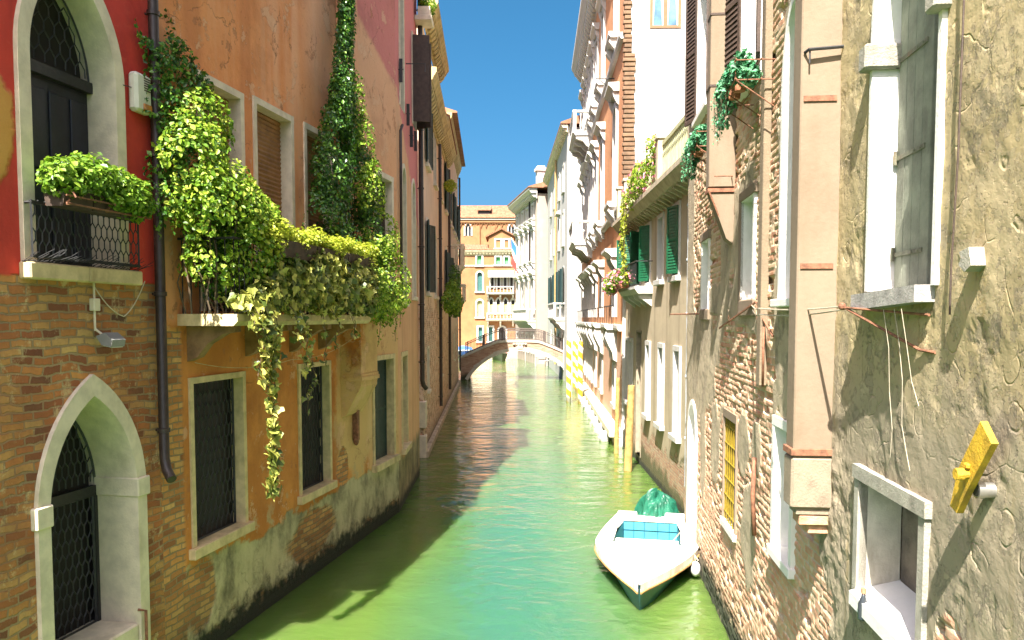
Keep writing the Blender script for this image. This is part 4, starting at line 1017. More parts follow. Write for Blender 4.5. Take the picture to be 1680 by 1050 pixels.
def mat_rough(name, near):
    m = Mat(name); X, Y, Z = m.sep()
    at = m.n('ShaderNodeAttribute', attribute_name='bw').outputs['Vector']
    q = m.n('ShaderNodeSeparateXYZ', {0: at}).outputs; bmk = q[2]
    v2 = m.n('ShaderNodeCombineXYZ', {0: q[0], 1: q[1], 2: 0.0}).outputs[0]
    br = m.n('ShaderNodeTexBrick', {'Vector': v2, 'Color1': (0, 0, 0, 1), 'Color2': (1, 1, 1, 1), 'Mortar': (.5, .5, .5, 1), 'Scale': 1.0, 'Mortar Size': .010, 'Mortar Smooth': .5, 'Bias': 0.0, 'Brick Width': BW, 'Row Height': BH})
    n1 = m.noise(1.2, 7, .65); n2 = m.noise(6, 8, .68); n3 = m.noise(22, 6, .7)
    bc = m.ramp(br.outputs['Color'], [(0, (.36, .14, .075)), (.3, (.48, .25, .14)), (.55, (.44, .31, .18)), (.8, (.54, .39, .24)), (1, (.32, .17, .10))])
    pinkz = m.mapr(Z, 3.4, 4.6, .55, 0)
    bc = m.mix(pinkz, bc, (.55, .27, .17))
    bc = m.mix(br.outputs['Fac'], bc, (.42, .35, .24)); bc = m.mix(m.mapr(n2, .42, .7, 0, .7), bc, (.50, .42, .29))
    bc = m.mix(m.mapr(n3, .56, .75, 0, .5), bc, (.16, .10, .06))
    if near:
        pc = m.mix(m.mapr(n1, .32, .68), (.43, .34, .175), (.33, .26, .14))
        lowz = m.mapr(m.math('ADD', Z, m.math('MULTIPLY', m.math('SUBTRACT', n1, .5), 2.0)), 3.7, 4.7, 1, 0)
        pc = m.mix(lowz, pc, m.mix(n2, (.33, .27, .18), (.22, .185, .13)))
        stn = m.noise(1.0, 5, .6, vec=m.vec((5, 5, .35)))
        pc = m.mix(m.mapr(stn, .58, .70, 0, .55), pc, (.22, .16, .055))
    else:
        pc = m.mix(m.mapr(n1, .32, .68), (.43, .35, .235), (.34, .275, .185))
        pc = m.mix(m.mapr(m.noise(1.6, 6, .65, vec=m.vec((2, 2, .4))), .52, .66, 0, .6), pc, (.24, .20, .14))
    pc = m.mix(m.mapr(n2, .55, .72, 0, .5), pc, (.19, .155, .10) if near else (.25, .2, .14))
    c = m.mix(bmk, pc, bc)
    c = m.mix(m.mapr(m.math('ADD', Z, m.math('MULTIPLY', n1, .8)), .55, 1.1, .8, 0), c, (.10, .09, .045))
    c = m.mix(m.mapr(m.math('ADD', Z, m.math('MULTIPLY', m.math('SUBTRACT', n2, .4), 1.0)), .32, .66, 1, 0), c, (.018, .024, .008))
    # trowel arcs, cracks and gouges
    dv = m.n('ShaderNodeVectorMath', {0: m.co(), 1: m.n('ShaderNodeVectorMath', {0: m.noise(2.5, 3, .5, col=True), 3: .25}, operation='SCALE').outputs[0]}, operation='ADD').outputs[0]
    vr = m.voro(3.3, dv); arc = m.math('ABSOLUTE', m.math('SUBTRACT', vr, .30)); arc = m.mapr(arc, 0, .035, -1, 0)
    arc = m.math('MULTIPLY', arc, m.mapr(m.noise(2.1, 3), .48, .6))
    ck = m.voro(1.5, dv, 'DISTANCE_TO_EDGE'); ck = m.mapr(ck, 0, .014, -1, 0); ck = m.math('MULTIPLY', ck, m.mapr(m.noise(1.4, 3), .5, .6))
    gouge = m.mapr(m.noise(5.5, 6, .7, vec=m.vec((1.4, 1.4, .9)), dist=.8), .60, .655, 0, -1)
    lay = m.mapr(m.noise(1.7, 9, .72), .515, .53); lay2 = m.mapr(m.noise(2.9, 9, .74, vec=m.vec((1, 1, .8), (7, 3, 1))), .56, .572)
    c = m.mix(m.math('MULTIPLY', m.math('MULTIPLY', lay, .28), m.mapr(bmk, 0, .5, 1, 0)), c, (.46, .38, .25)); c = m.mix(m.math('MULTIPLY', m.math('MULTIPLY', lay2, .45), m.mapr(bmk, 0, .5, 1, 0)), c, (.20, .17, .12))
    hp = m.math('ADD', m.math('MULTIPLY', n2, .35), m.math('ADD', m.math('MULTIPLY', m.noise(45, 6, .75), .16), m.math('SUBTRACT', m.math('MULTIPLY', lay, .30), m.math('MULTIPLY', lay2, .40))))
    if near: hp = m.math('ADD', hp, m.math('ADD', m.math('MULTIPLY', arc, .45), m.math('ADD', m.math('MULTIPLY', ck, .3), m.math('MULTIPLY', m.math('MULTIPLY', gouge, m.mapr(m.noise(.9, 4, .6), .42, .6)), 1.1))))
    else: hp = m.math('ADD', hp, m.math('ADD', m.math('MULTIPLY', ck, .2), m.math('MULTIPLY', gouge, .45)))
    pits = m.mapr(m.noise(26, 4, .6, vec=m.vec((1, 1, 1.3))), .58, .68, 0, -1); hp = m.math('ADD', hp, m.math('MULTIPLY', m.math('MULTIPLY', pits, m.mapr(n1, .45, .6)), .5)); c = m.mix(m.math('MULTIPLY', m.math('MULTIPLY', m.math('MULTIPLY', pits, -1), m.mapr(n1, .45, .6)), m.mapr(bmk, 0, 1, .5, 0)), c, (.12, .09, .05))
    hb = m.math('ADD', m.math('MULTIPLY', m.noise(16, 7, .7), .32), m.math('MULTIPLY', n3, .22))
    return m.out(c, .92, m.mixf(bmk, hp, hb), .020, .9)
M['concrete'] = simple('beige_flue_render', (.21, .155, .105), .85, .07, 3, .004, dirt=((.15, .105, .06), .6))
M['conc_grey'] = simple('grey_concrete', (.30, .28, .23), .9, .2, 8, .012, dirt=((.14, .12, .09), .5))
M['plank'] = simple('green_grey_planks', (.20, .21, .16), .8, .3, 5, .006, dirt=((.07, .07, .05), .6))
M['white_reveal'] = simple('whitewashed_reveal', (.74, .72, .68), .8, .05, 5, .005, dirt=((.5, .45, .36), .25))
M['old_wood'] = simple('weathered_wood', (.30, .28, .26), .85, .3, 9, .008)

M['hinge'] = simple('painted_hinge', (.12, .12, .08), .7, .4, 14, .004, dirt=((.22, .08, .04), .7))
M['stained'] = simple('stained_reveal', (.50, .46, .38), .85, .15, 5, .006, dirt=((.16, .13, .09), .7))
NS = 4.46
H = Thing('plaster_house', 'rough plaster house with tall white framed window at right edge', 'house', RA, 0); H.holes = []
W, (a, b, c, d) = window(H, 2.20, 3.40, 4.90, 7.75, .05, .22, .03, M['white_reveal'], M['dark'], None, ('round', 6.75))
for s0, s1 in ((3.30, 3.45), (2.15, 2.29)): m = H.mb(); m.rbox(s0, s1, -.2, .10, 6.52, 6.70, .015); H.part('impost', m, M['conc_grey'], W)
m = H.mb(); zs = [2.76 + i * .142 for i in range(5)]
for i in range(4): m.rbox(zs[i] + .003, zs[i + 1] - .003, -.19, -.155, 4.92, 7.6 if i in (1, 2) else 7.35, .004)
SH = H.part('shutter', m, M['plank'], W)
for z in (5.15, 5.85, 6.55): m = H.mb(); m.box(2.84, 3.32, -.155, -.145, z, z + .03); m.tube([(3.325, -.14, z - .03), (3.325, -.14, z + .07)], .014, 6); m.blob((3.0, -.145, z + .015), (.012, .01, .012), 6, 4); m.blob((2.9, -.145, z + .015), (.012, .01, .012), 6, 4); H.part('strap_hinge', m, M['hinge'], SH)
m = H.mb(); m.prism([(2.26, 4.80), (3.42, 4.76), (3.42, 4.875), (2.26, 4.905)], -.40, .12, 'o'); H.part('sill', m, M['old_wood'], W)
W, (a, b, c, d) = window(H, 2.25, 3.47, 2.62, 3.56, .06, .29, .02, M['stained'], None, None)
m = H.mb(); m.box(2.2, 3.52, -.1, .045, 3.47, 3.575); m.box(2.22, 2.31, -.04, .035, 2.5, 3.469); m.box(3.41, 3.50, -.04, .034, 2.5, 3.469); H.part('outer_frame', m, M['conc_grey'], W)
m = H.mb(); m.prism([(-.31, 2.70), (-.31, 2.64), (.08, 2.50), (.08, 2.60)], 2.3, 3.42, 's'); H.part('sill', m, M['white_reveal'], W)
m = H.mb(); m.box(2.33, 3.39, -.33, -.29, 2.6, 3.5); H.part('pane', m, simple('dusty_boards', (.12, .095, .075), .85, .5, 4, .01), W)
m = H.mb(); m.box(2.36, 2.58, -.285, -.25, 2.66, 3.45); m.box(2.58, 2.63, -.285, -.22, 2.62, 3.45); H.part('wooden_leaf', m, simple('red_brown_wood', (.16, .05, .025), .7, .3, 8, .003), W)
wl = H.mb(); dsp, store = rough('plaster'); front(wl, 0, NS, -.6, 8.6, H.holes, (.024, .024), dsp)
wl.v.extend([]); nfront = len(store)
wl.box(0, NS, -8, -.75, -.6, 13); front2 = MB(); front(wl, 0, NS, 8.6, 13, [])
wl.box(0, .02, -.75, 0, -.6, 13)
WL = H.part('wall', wl, mat_rough('rough_plaster', True)); put_attr(WL, store)
# big flue with rusty straps hanging off the wall
m = H.mb(); f0, f1, fo = 4.18, 4.43, .325
m.rbox(f0, f1, -.02, fo, 3.50, 12.5, .012); FL = H.part('chimney_flue', m, M['concrete'])
m = H.mb(); m.rbox(f0 - .012, f1 + .01, -.02, fo + .014, 3.05, 3.50, .02); m.rbox(f0 + .02, f1, -.02, fo - .04, 2.99, 3.05, .008); H.part('flue_base', m, simple('pale_base_stone', (.23, .18, .125), .85, .2, 7, .008), FL)
m = H.mb(); 
for i in range(2): m.rbox(f0 + .03 + i * .04, f1, -.02, fo - .07 - i * .09, 2.90 - i * .085, 2.985 - i * .085, .006)
H.part('corbel_brick', m, simple('corbel_brick', (.50, .27, .16), .9, .3, 9, .01), FL)
m = H.mb(); m.rbox(f0 - .02, f1 + .02, -.01, fo + .022, 3.515, 3.575, .004); H.part('rust_band', m, M['rust'], FL)
for z in (5.12, 6.52): m = H.mb(); m.box(f0 - .012, f0 - .001, .03, .30, z, z + .045); H.part('strap', m, M['rust'], FL)
m = H.mb(); m.tube([(f0 - .01, .30, 6.92), (f0 - .06, .28, 6.93), (f0 - .05, -.02, 6.95)], .014, 6); m.tube([(f0 - .05, .27, 6.93), (f0 - .05, .27, 6.82)], .008, 5); H.part('hook', m, M['iron'], FL)
m = H.mb(); m.prism([(1.63, 4.98), (1.70, 4.95), (1.77, 4.99), (1.745, 5.03), (1.77, 5.06), (1.66, 5.08)], -.06, .085, 'o'); H.part('stone_stub', m, M['conc_grey'])
m = H.mb()
m.tube([(2.28, .02, 4.72), (3.44, .16, 4.78)], .010, 6); m.tube([(3.44, .16, 4.78), (2.4, .02, 4.50), (2.22, .0, 4.49)], .010, 6); m.blob((3.46, .17, 4.79), (.03, .03, .03), 8, 6); H.part('line_bracket', m, M['rust'])
m = H.mb(); m.prism([(0, 4.3), (.1, 4.3), (.12, 4.9), (0, 4.9)], .2, .4, 's') if False else None

H2 = Thing('brick_house', 'peeling brick house with two window flues between plaster house and terrace house', 'house', RA, NS); H2.holes = []; o = NS
W, _ = window(H2, 5.18 - o, 6.12 - o, 4.90, 8.0, .09, .5, .03, M['white_reveal'], M['dark'], (.03, .08, .10), ('round', 7.1))
W, _ = window(H2, 5.35 - o, 6.25 - o, 2.15, 3.62, .10, .55, .03, M['white_reveal'], M['conc_grey'], (.03, .10, .06))
W, _ = window(H2, 7.45 - o, 8.36 - o, 4.95, 6.35, .09, .60, .02, M['white_reveal'], M['conc_grey'])
m = H2.mb(); m.rbox(7.40 - o, 8.40 - o, -.2, .035, 6.27, 6.40, .01); m.box(8.27 - o, 8.42 - o, -.01, .028, 4.9, 6.27); m.rbox(7.4 - o, 8.4 - o, -.5, .03, 4.72, 4.95, .02); H2.part('surround', m, M['concrete'], W)
W, _ = window(H2, 11.12 - o, 12.02 - o, 4.86, 6.15, .09, .60, .02, M['white_reveal'], M['conc_grey'])
m = H2.mb(); m.rbox(11.06 - o, 12.08 - o, -.2, .035, 6.07, 6.22, .01); m.rbox(11.06 - o, 12.08 - o, -.5, .03, 4.66, 4.86, .02); H2.part('surround', m, M['concrete'], W)
yb = simple('yellow_painted_iron', (.26, .18, .015), .55, .25, 12, .003)
W, (a, b, c, d) = window(H2, 8.40 - o, 9.46 - o, 1.66, 3.34, .06, .45, .02, M['concrete'], M['dark'], None, None, ('bars', 6, 6, .44), gmat=yb, lintel=.12)
m = H2.mb(); m.rbox(8.4 - o, 9.5 - o, -.4, .04, 1.55, 1.662, .01); H2.part('sill', m, M['white_reveal'], W)
W, _ = window(H2, 12.35 - o, 13.55 - o, .1, 3.10, .10, .65, .03, M['white_reveal'], M['dark'], None, ('round', 2.5), name='water_door')
for s0, s1, z0, z1 in ((7.30, 8.55, 7.78, 10.4), (11.3, 12.9, 8.45, 11.2)):
    W, (a, b, c, d) = window(H2, s0 - o, s1 - o, z0, z1, .11, .35, .03, M['white_reveal'], M['glass'], (.05, .1, .10), sash=(M['wood_dark'], 2, 3))
    open_shutter(H2, W, s1 - o - .08, z0 + .02, z1 - .1, .55, M['wood_dark'], 1, 14, True); open_shutter(H2, W, s0 - o + .08, z0 + .02, z1 - .1, .55, M['wood_dark'], -1, 10, True)
m = H2.mb(); f0, f1, fo = 8.94 - o, 9.22 - o, .36
m.rbox(f0, f1, -.02, fo, 6.58, 12.6, .012); m.prism([(-.02, 6.5), (fo - .02, 6.5), (.10, 5.85), (-.02, 5.75)], f0 + .01, f1 - .01, 's'); FL = H2.part('chimney_flue', m, M['concrete'])
m = H2.mb(); m.box(f0 - .012, f1 + .012, -.01, fo + .014, 6.51, 6.565); m.tube([(f0 - .01, fo, 6.53), (f0 + .05, .06, 5.82)], .014, 5); m.tube([(f0 - .012, .04, 6.72), (f0 - .10, .04, 6.72), (f0 - .10, .3, 6.72)], .01, 5); H2.part('flue_bracket', m, M['rust'], FL)
for z in (8.0, 9.0): m = H2.mb(); m.box(f0 - .008, f1 + .008, -.01, fo + .008, z, z + .03); H2.part('strap', m, M['wood_dark'], FL)
m = H2.mb(); m.tube([(7.02 - o, .05, 3.0), (7.0 - o, .07, 2.55), (6.97 - o, .05, 2.05)], .028, 8); m.tube([(6.62 - o, .06, 4.6), (6.66 - o, .05, 3.9)], .015, 6); H2.part('rusty_pipe', m, M['rust'], smooth=True)
for p, q in (((7.2 - o, .03, 4.9), (9.3 - o, .12, 4.55)), ((6.2 - o, .05, 4.5), (7.2 - o, .03, 4.85)), ((12.2 - o, .02, 4.78), (14.0 - o, .35, 4.78))): m = H2.mb(); m.tube([p, q], .015, 5); H2.part('iron_rod', m, M['rust'])
m = H2.mb(); m.rbox(6.75 - o, 6.95 - o, -.02, .07, 3.9, 9.5, .01); H2.part('corner_strip', m, simple('cream_render', (.20, .15, .095), .9, .12, 6, .008))
wl = H2.mb(); dsp, store = rough('brick')
front(wl, 0, 14.06 - o, -.6, 11.2, H2.holes, (.032, .0285), lambda s, z: dsp(s + NS, z))
front(wl, 0, 14.06 - o, 11.2, 13, [])
wl.box(0, 14.06 - o, -8, -.78, -.6, 13); wl.box(14.04 - o, 14.06 - o, -.78, -.04, -.6, 13)
MR2 = mat_rough('peeling_brick', False)
WL = H2.part('wall', wl, MR2); put_attr(WL, store)
for hh, s1 in ((H, NS), (H2, 14.06 - NS)):
    m = hh.mb(); m.prism([(.35, 12.98), (.35, 13.08), (-4, 14.6), (-8.2, 13.08), (-8.2, 12.98)], 0, s1, 's'); hh.part('roof', m, M['tile'])

# ---- fittings on those two walls
T = Thing('yellow_plank', 'yellow painted wooden plank fixed aslant on the plaster wall', 'plank', RA, 1.78, .0, 3.6)
yp = simple('yellow_paint', (.50, .31, .02), .65, .35, 9, .012, dirt=((.13, .085, .02), .8))
yq = [RA.uv(*p, .12) for p in ((1610, 691), (1628, 728), (1588, 805), (1571, 842), (1560, 830), (1573, 770))]
m = T.mb(); m.prism([(a - 1.78, b - 3.6) for a, b in yq], .09, .125, 'o'); T.part('board', m, yp)
ys, yz = RA.uv(1590, 778, .12); ys -= 1.78; yz -= 3.6
m = T.mb(); m.tube([(ys, .10, yz), (ys, .17, yz)], .022, 8); m.tube([(ys, .15, yz), (ys, .19, yz)], .032, 8); m.rbox(ys - .03, ys + .02, .125, .145, yz + .03, yz + .06, .008); T.part('peg', m, yp)
T = Thing('metal_spout', 'short shiny metal pipe end sticking out of the plaster wall under the yellow plank', 'pipe', RA, RA.uv(1613, 804, .05)[0], 0, RA.uv(1613, 804, .05)[1])
m = T.mb(); m.tube([(0, -.02, 0), (0, .08, 0)], .04, 14); m.tube([(0, .05, 0), (0, .085, 0)], .044, 14); T.part('tube', m, simple('tin', (.6, .6, .58), .3, .15, 8, metallic=.9), smooth=True, auto=40)
m = T.mb(); m.lathe((0, .086, 0), [(.034, -.001), (.034, .001)], 14); m.v = [(x, .087 + z, y - .086) for x, y, z in m.v]; T.part('mouth', m, M['dark'])
T = Thing('bottle', 'small dark bottle with brown cap on the low window sill', 'bottle', RA, 3.16, .06, 2.47)
m = T.mb(); m.lathe((0, 0, 0), [(.035, 0), (.038, .01), (.038, .12), (.018, .17), (.016, .2)], 12); T.part('body', m, M['glass'], smooth=True)
m = T.mb(); m.lathe((0, 0, .2), [(.021, 0), (.021, .035)], 12); T.part('cap', m, M['terracotta'])
lw = simple('pale_rope', (.36, .31, .23), .9, .15, 20)
cable(RA, [(3.46, .17, 4.79), (5.6, .34, 4.80), (7.3, .06, 4.86)], .007, lw, 'upper pale washing line stretched from the bracket below the tall window', sag=.02, group='washing lines')
cable(RA, [(3.46, .15, 4.77), (5.6, .33, 4.74), (7.3, .05, 4.80)], .007, lw, 'lower pale washing line stretched from the bracket below the tall window', sag=.03, group='washing lines')
cable(RA, [(2.62, .10, 4.76), (2.58, .08, 4.55), (2.53, .07, 4.3), (2.57, .05, 4.0), (2.52, .04, 3.85), (2.46, .035, 3.72)], .0028, lw, 'longest loose rope dangling under the wooden sill', 'rope', 'rope', 'ropes dangling under the sill')
cable(RA, [(2.78, .11, 4.76), (2.75, .08, 4.5), (2.77, .06, 4.2), (2.73, .05, 3.95), (2.78, .04, 3.75), (2.86, .035, 3.64)], .0028, lw, 'left loose rope hanging from the wooden sill above the low window', 'rope', 'rope', 'ropes dangling under the sill')
cable(RA, [(2.45, .12, 4.76), (2.44, .08, 4.5), (2.41, .06, 4.3), (2.34, .04, 4.15)], .0028, lw, 'shortest loose rope below the near end of the wooden sill', 'rope', 'rope', 'ropes dangling under the sill')
cable(RA, [(1.92, .03, 7.2), (1.94, .03, 5.6), (1.98, .03, 5.0), (1.98, .03, 4.72)], .006, M['wood_dark'], 'dark wire running down the plaster right of the tall window')
cable(RA, [(12.35, .42, .45), (12.15, .25, .75), (11.95, .03, 1.25)], .012, lw, 'pale mooring rope from the motorboat stern up to the brick wall', 'rope', 'rope')
for (px, py, lab) in ((1212, 132, 'bluish trailing plant in a rack of pots below the nearer upper window'), (1150, 236, 'bluish trailing plant in a rack of pots at the farther upper window beside the terrace')):
    s, z = RA.uv(px, py, .3)
    T = Thing('flower_rack', lab, 'planter', RA, s, .3, z - .15, 'plant racks on the peeling brick house')
    m = T.mb()
    for zz in (0, .22): 
        for y in (-.14, .14): m.tube([(-.6, y, zz), (.6, y, zz)], .009, 5)
        for x in (-.55, .55): m.tube([(x, -.3, zz), (x, .14, zz)], .009, 5)
    for x in (-.55, 0, .55): m.tube([(x, .14, 0), (x, .14, .22)], .008, 5); m.tube([(x, .14, 0), (x, -.29, -.3)], .008, 5)
    T.part('rack', m, M['rust'])
    for x in (-.35, -.05, .28):
        m = T.mb(); m.lathe((x, 0, .005), [(.07, 0), (.09, .12), (.10, .12), (.10, .16), (.08, .16)], 10); T.part('pot', m, M['terracotta'])
    m = T.mb(); leaf_cloud(m, [(-.35, .02, .27, .2, .14, .09), (-.05, .02, .28, .2, .14, .10), (.30, .02, .26, .2, .14, .09), (.5, .06, .05, .12, .12, .2), (.6, .07, -.15, .08, .09, .16, .6), (0, -.08, .18, .45, .1, .12), (-.42, -.02, .10, .14, .16, .14), (-.3, .14, .12, .3, .08, .12), (.2, .15, .12, .3, .08, .12)], 2600, .05, 'ivy', 41 + px, up=.5, omin=-.5, clump=4.0)
    T.part('foliage', m, M['leaf_teal'], recalc=False)
    m = T.mb(); lf = T.mb(); rq = random.Random(px)
    for k in range(9): x = rq.uniform(-.4, .75); strand(m, lf, [(x, .1, .2), (x + .08, .2, .1), (x + .12, .18, -.25 - rq.random() * .3)], 26, .04, 'ivy', px + k, .04, .003)
    T.part('trailing_stem', m, M['twig']); T.part('trailing_leaf', lf, M['leaf_teal'], recalc=False)

# ------------------------------------------------------------------ right: house with the roof terrace
def mat_terrace():
    m = Mat('grey_render'); X, Y, Z = m.sep(); n1 = m.noise(.9, 7, .62); n2 = m.noise(4, 8, .66)
    c = m.mix(m.mapr(n1, .3, .7), (.44, .36, .24), (.35, .285, .19))
    st = m.noise(1.0, 5, .6, vec=m.vec((3, 3, .12))); c = m.mix(m.mapr(st, .52, .66, 0, .65), c, (.24, .19, .12))
    bc, bh = m.brick(cols=[(0, (.36, .17, .10)), (.5, (.50, .28, .16)), (1, (.45, .34, .22))], wob=.03)
    e = m.math('ADD', Z, m.math('MULTIPLY', m.math('SUBTRACT', n1, .5), 1.8)); bm = m.math('MULTIPLY', m.mapr(e, 1.05, 1.25, 1, 0), m.mapr(n2, .38, .46))
    c = m.mix(bm, c, bc); c = m.mix(m.mapr(e, .3, .7, .9, 0), c, (.07, .075, .02)); c = m.mix(m.mapr(m.math('ADD', Z, m.math('MULTIPLY', n2, .3)), .25, .4, 1, 0), c, (.02, .025, .008))
    return m.out(c, .92, m.mixf(bm, m.math('ADD', 1.4, m.math('ADD', m.math('MULTIPLY', n2, .5), n1)), bh), .018, 1.0)
CM0 = simple('dark_recess_stone', (.25, .21, .15), .9, .2, 5, .006)
H = Thing('terrace_house', 'grey rendered house with green shutters under a balustraded roof terrace', 'house', RB, 0); H.holes = []
for s0, s1 in ((2.45, 3.32), (4.62, 5.48), (6.78, 7.58), (10.3, 11.1), (11.3, 12.0)):
    W, q = window(H, s0, s1, 1.80, 4.02, .13, .30, .05, M['stone_white'], M['glass'], (.07, .13, .13), sash=(M['wood_dark'], 2, 3))
for i, (s0, s1) in enumerate(((2.72, 3.62), (4.86, 5.76), (6.9, 7.8), (8.8, 9.7), (10.6, 11.5))):
    W, (a, b, c, d) = window(H, s0, s1, 5.74, 7.55, .11, .28, .04, M['stone_white'], M['glass'], (.07, .13, .13), sash=(M['wood_dark'], 2, 2))
    if i == 0: open_shutter(H, W, s0 + .1, 5.8, 7.45, .5, M['green'], 1, 22)
    if i in (3, 4): open_shutter(H, W, s0 + .08, 5.8, 7.45, .44, M['green'], -1, 50)
    if i == 2: open_shutter(H, W, s0 + .1, 5.8, 7.45, .48, M['green'], 1, 30)
    if i in (3, 4): open_shutter(H, W, s1 - .08, 5.8, 7.45, .44, M['green'], 1, 60)
    if i == 0:
        pass
m = H.mb(); m.prism([(0, 5.42), (.42, 5.42), (.52, 5.56), (.52, 5.64), (0, 5.64)], 6.6, 10.2, 's')
for q in (6.8, 7.7, 8.9, 10.0): m.prism([(0, 5.42), (.4, 5.42), (.36, 5.3), (.2, 5.2), (0, 5.05)], q - .08, q + .08, 's')
BL = H.part('balcony', m, M['stone_white'])
m = H.mb()
for i in range(20): q = 6.65 + 3.5 * i / 19; m.tube([(q, .48, 5.64), (q, .48, 6.35)], .009, 4)
m.box(6.62, 10.18, .465, .495, 6.35, 6.38); m.box(6.62, 6.65, .0, .465, 6.352, 6.378); H.part('railing', m, M['iron'], BL)
W, q = window(H, 8.5, 9.55, .25, 4.3, .06, .45, .02, CM0, M['dark'], name='shade_recess')  # wall recess, its shade painted as a near-black pane; no known door
m = H.mb(); m.tube([(1.15, .10, 7.75), (1.15, .10, 4.2), (1.15, .10, .9)], .075, 12)
for z in (7.2, 6.0, 4.8, 3.4, 2.0): m.lathe((1.15, .10, z), [(.076, -.03), (.095, -.02), (.095, .02), (.076, .03)], 12)
H.part('drainpipe', m, M['pipe_pale'], smooth=True, auto=40)
CM = simple('terrace_cornice', (.40, .34, .24), .85, .2, 4, .008, dirt=((.18, .14, .09), .5))
m = H.mb(); m.prism([(0, 7.80), (.34, 7.80), (.40, 7.88), (.47, 7.98), (.50, 8.0), (.50, 8.12), (0, 8.12)], .0, 12.35, 's')
n = 26
for i in range(n):
    q = .3 + 11.9 * i / (n - 1); m.prism([(0, 7.80), (.31, 7.80), (.30, 7.74), (.16, 7.68), (0, 7.58)], q - .07, q + .07, 's')
H.part('cornice', m, CM)
posts = (.25, 4.1, 7.7, 10.4, 12.1)
for q in posts: m = H.mb(); m.rbox(q - .15, q + .15, .06, .36, 8.12, 9.28, .012); m.rbox(q - .19, q + .19, .02, .40, 9.28, 9.38, .015); H.part('terrace_post', m, CM)
m = H.mb(); gm = simple('greenish_cement', (.38, .38, .22), .85, .15, 6, .006)
for p, q in zip(posts, posts[1:]):
    a, b = p + .15, q - .15
    m.box(a, b, .17, .25, 9.10, 9.20); m.box(a, b, .17, .25, 8.12, 8.22); m.box(a, b, .18, .24, 8.82, 8.88)
    k = int((b - a) / .16)
    for i in range(k):
        x = a + (b - a) * (i + .5) / k; m.box(x - .03, x + .03, .18, .24, 8.22, 8.82); m.tube([(x + .075 * math.cos(t * math.pi / 4), .21, 8.99 + .105 * math.sin(t * math.pi / 4)) for t in range(8)], .016, 4, closed=True)
H.part('balustrade', m, gm)
wl = H.mb(); front(wl, 0, 12.40, -.6, 7.82, H.holes); house_body(wl, 0, 12.40, -.6, 7.82, 8, .5); wl.box(0, 12.4, -8, 0, 7.84, 8.1)
H.part('wall', wl, mat_terrace())
bush(RB, 'flower_box', 'pink flowering plants in a box on the green shuttered balcony', 9.3, .62, 5.66, [(-1.0, 0, .3, .6, .3, .28), (0, .1, .3, .6, .32, .3), (.8, .15, .2, .5, .3, .3), (.2, .25, .05, .8, .25, .25)], 2200, .085, M['leaf_box'], 51, None, (0, 0, -.02, 1.2, .16, .2), flowers=420, cat='flower box')
T = bush(RB, 'terrace_creeper', 'green creeper with pink blossom over the terrace balustrade', 6.0, .3, 8.2, [(0, .1, .6, 1.5, .28, .45), (1.0, .15, .45, .9, .28, .4), (-1.2, .05, 1.1, .5, .2, .25), (1.6, .2, .1, .5, .3, .35)], 2600, .085, M['leaf_bright'], 53, flowers=200, cat='creeper', clump=1.2)
m = T.mb(); lf = T.mb()
for k in range(7): strand(m, lf, [(1.3 + .08 * k, .30, .2), (1.5 + .05 * k, .42, -.2), (1.42 + .07 * k, .42, -1.4), (1.45 + .06 * k, .40, -2.5 + .15 * k)], 80, .085, 'oval', 70 + k, .07)
T.part('hanging_stem', m, M['twig']); T.part('hanging_leaf', lf, M['leaf_yellow'], recalc=False)
# ------------------------------------------------------------------ right: orange palace
def mat_palace():
    m = Mat('palace_stucco'); X, Y, Z = m.sep(); n1 = m.noise(.7, 7, .6); n2 = m.noise(3, 7, .65)
    c = m.mix(m.mapr(n1, .3, .7), (.55, .25, .10), (.47, .20, .08)); st = m.noise(1.0, 5, .6, vec=m.vec((2, 2, .1)))
    c = m.mix(m.mapr(st, .52, .68, 0, .4), c, (.58, .34, .19))
    lo = m.mix(n2, (.58, .36, .24), (.48, .27, .18)); c = m.mix(m.mapr(m.math('ADD', Z, n2), 4.3, 4.7, 1, 0), c, lo)
    c = m.mix(m.mapr(m.math('ADD', Z, n2), .6, 1.2, .8, 0), c, (.16, .13, .06))
    return m.out(c, .9, m.math('ADD', n2, m.noise(9, 6, .65)), .012, 1.0)
SW = M['stone_white']
M['white_stucco'] = simple('white_stucco', (.50, .49, .465), .85, .03, 3, .006, dirt=((.66, .62, .56), .4))
H = Thing('orange_palace', 'tall orange palace with white stone window hoods balconies and brick quoined corner', 'palace', RC, 0); H.holes = []; PL = 26.0
def hood(T, W, s0, s1, z, mat, out=.38, ped=False):
    m = T.mb(); m.prism([(0, z), (out * .5, z), (out * .7, z + .12), (out, z + .22), (out, z + .32), (0, z + .34)], s0 - .22, s1 + .22, 's')
    for q in (s0 - .02, s1 + .02): m.prism([(0, z), (out * .6, z), (out * .5, z - .18), (out * .2, z - .42), (0, z - .5)], q - .11, q + .11, 's')
    if ped: m.prism([(s0 - .22, z + .32), (s1 + .22, z + .32), ((s0 + s1) / 2, z + .95)], 0, out * .8, 'o')
    T.part('window_hood', m, mat, W)
def scroll_sill(T, W, s0, s1, z, mat, out=.42, big=False):
    m = T.mb(); m.prism([(0, z - .2), (out * .8, z - .2), (out, z - .1), (out, z + .02), (0, z + .02)], s0 - .2, s1 + .2, 's')
    h = 1.25 if big else .6
    for q in (s0 + .05, s1 - .05): m.prism([(0, z - .2), (out * .85, z - .2), (out * .95, z - .2 - h * .22), (out * .7, z - .2 - h * .45), (out * .35, z - .2 - h * .72), (out * .3, z - .2 - h * .92), (0, z - .2 - h)], q - .16, q + .16, 's')
    T.part('bracketed_sill', m, mat, W)
cols = (2.5, 8.6, 12.4, 15.0, 17.0, 19.0, 21.2, 24.0)
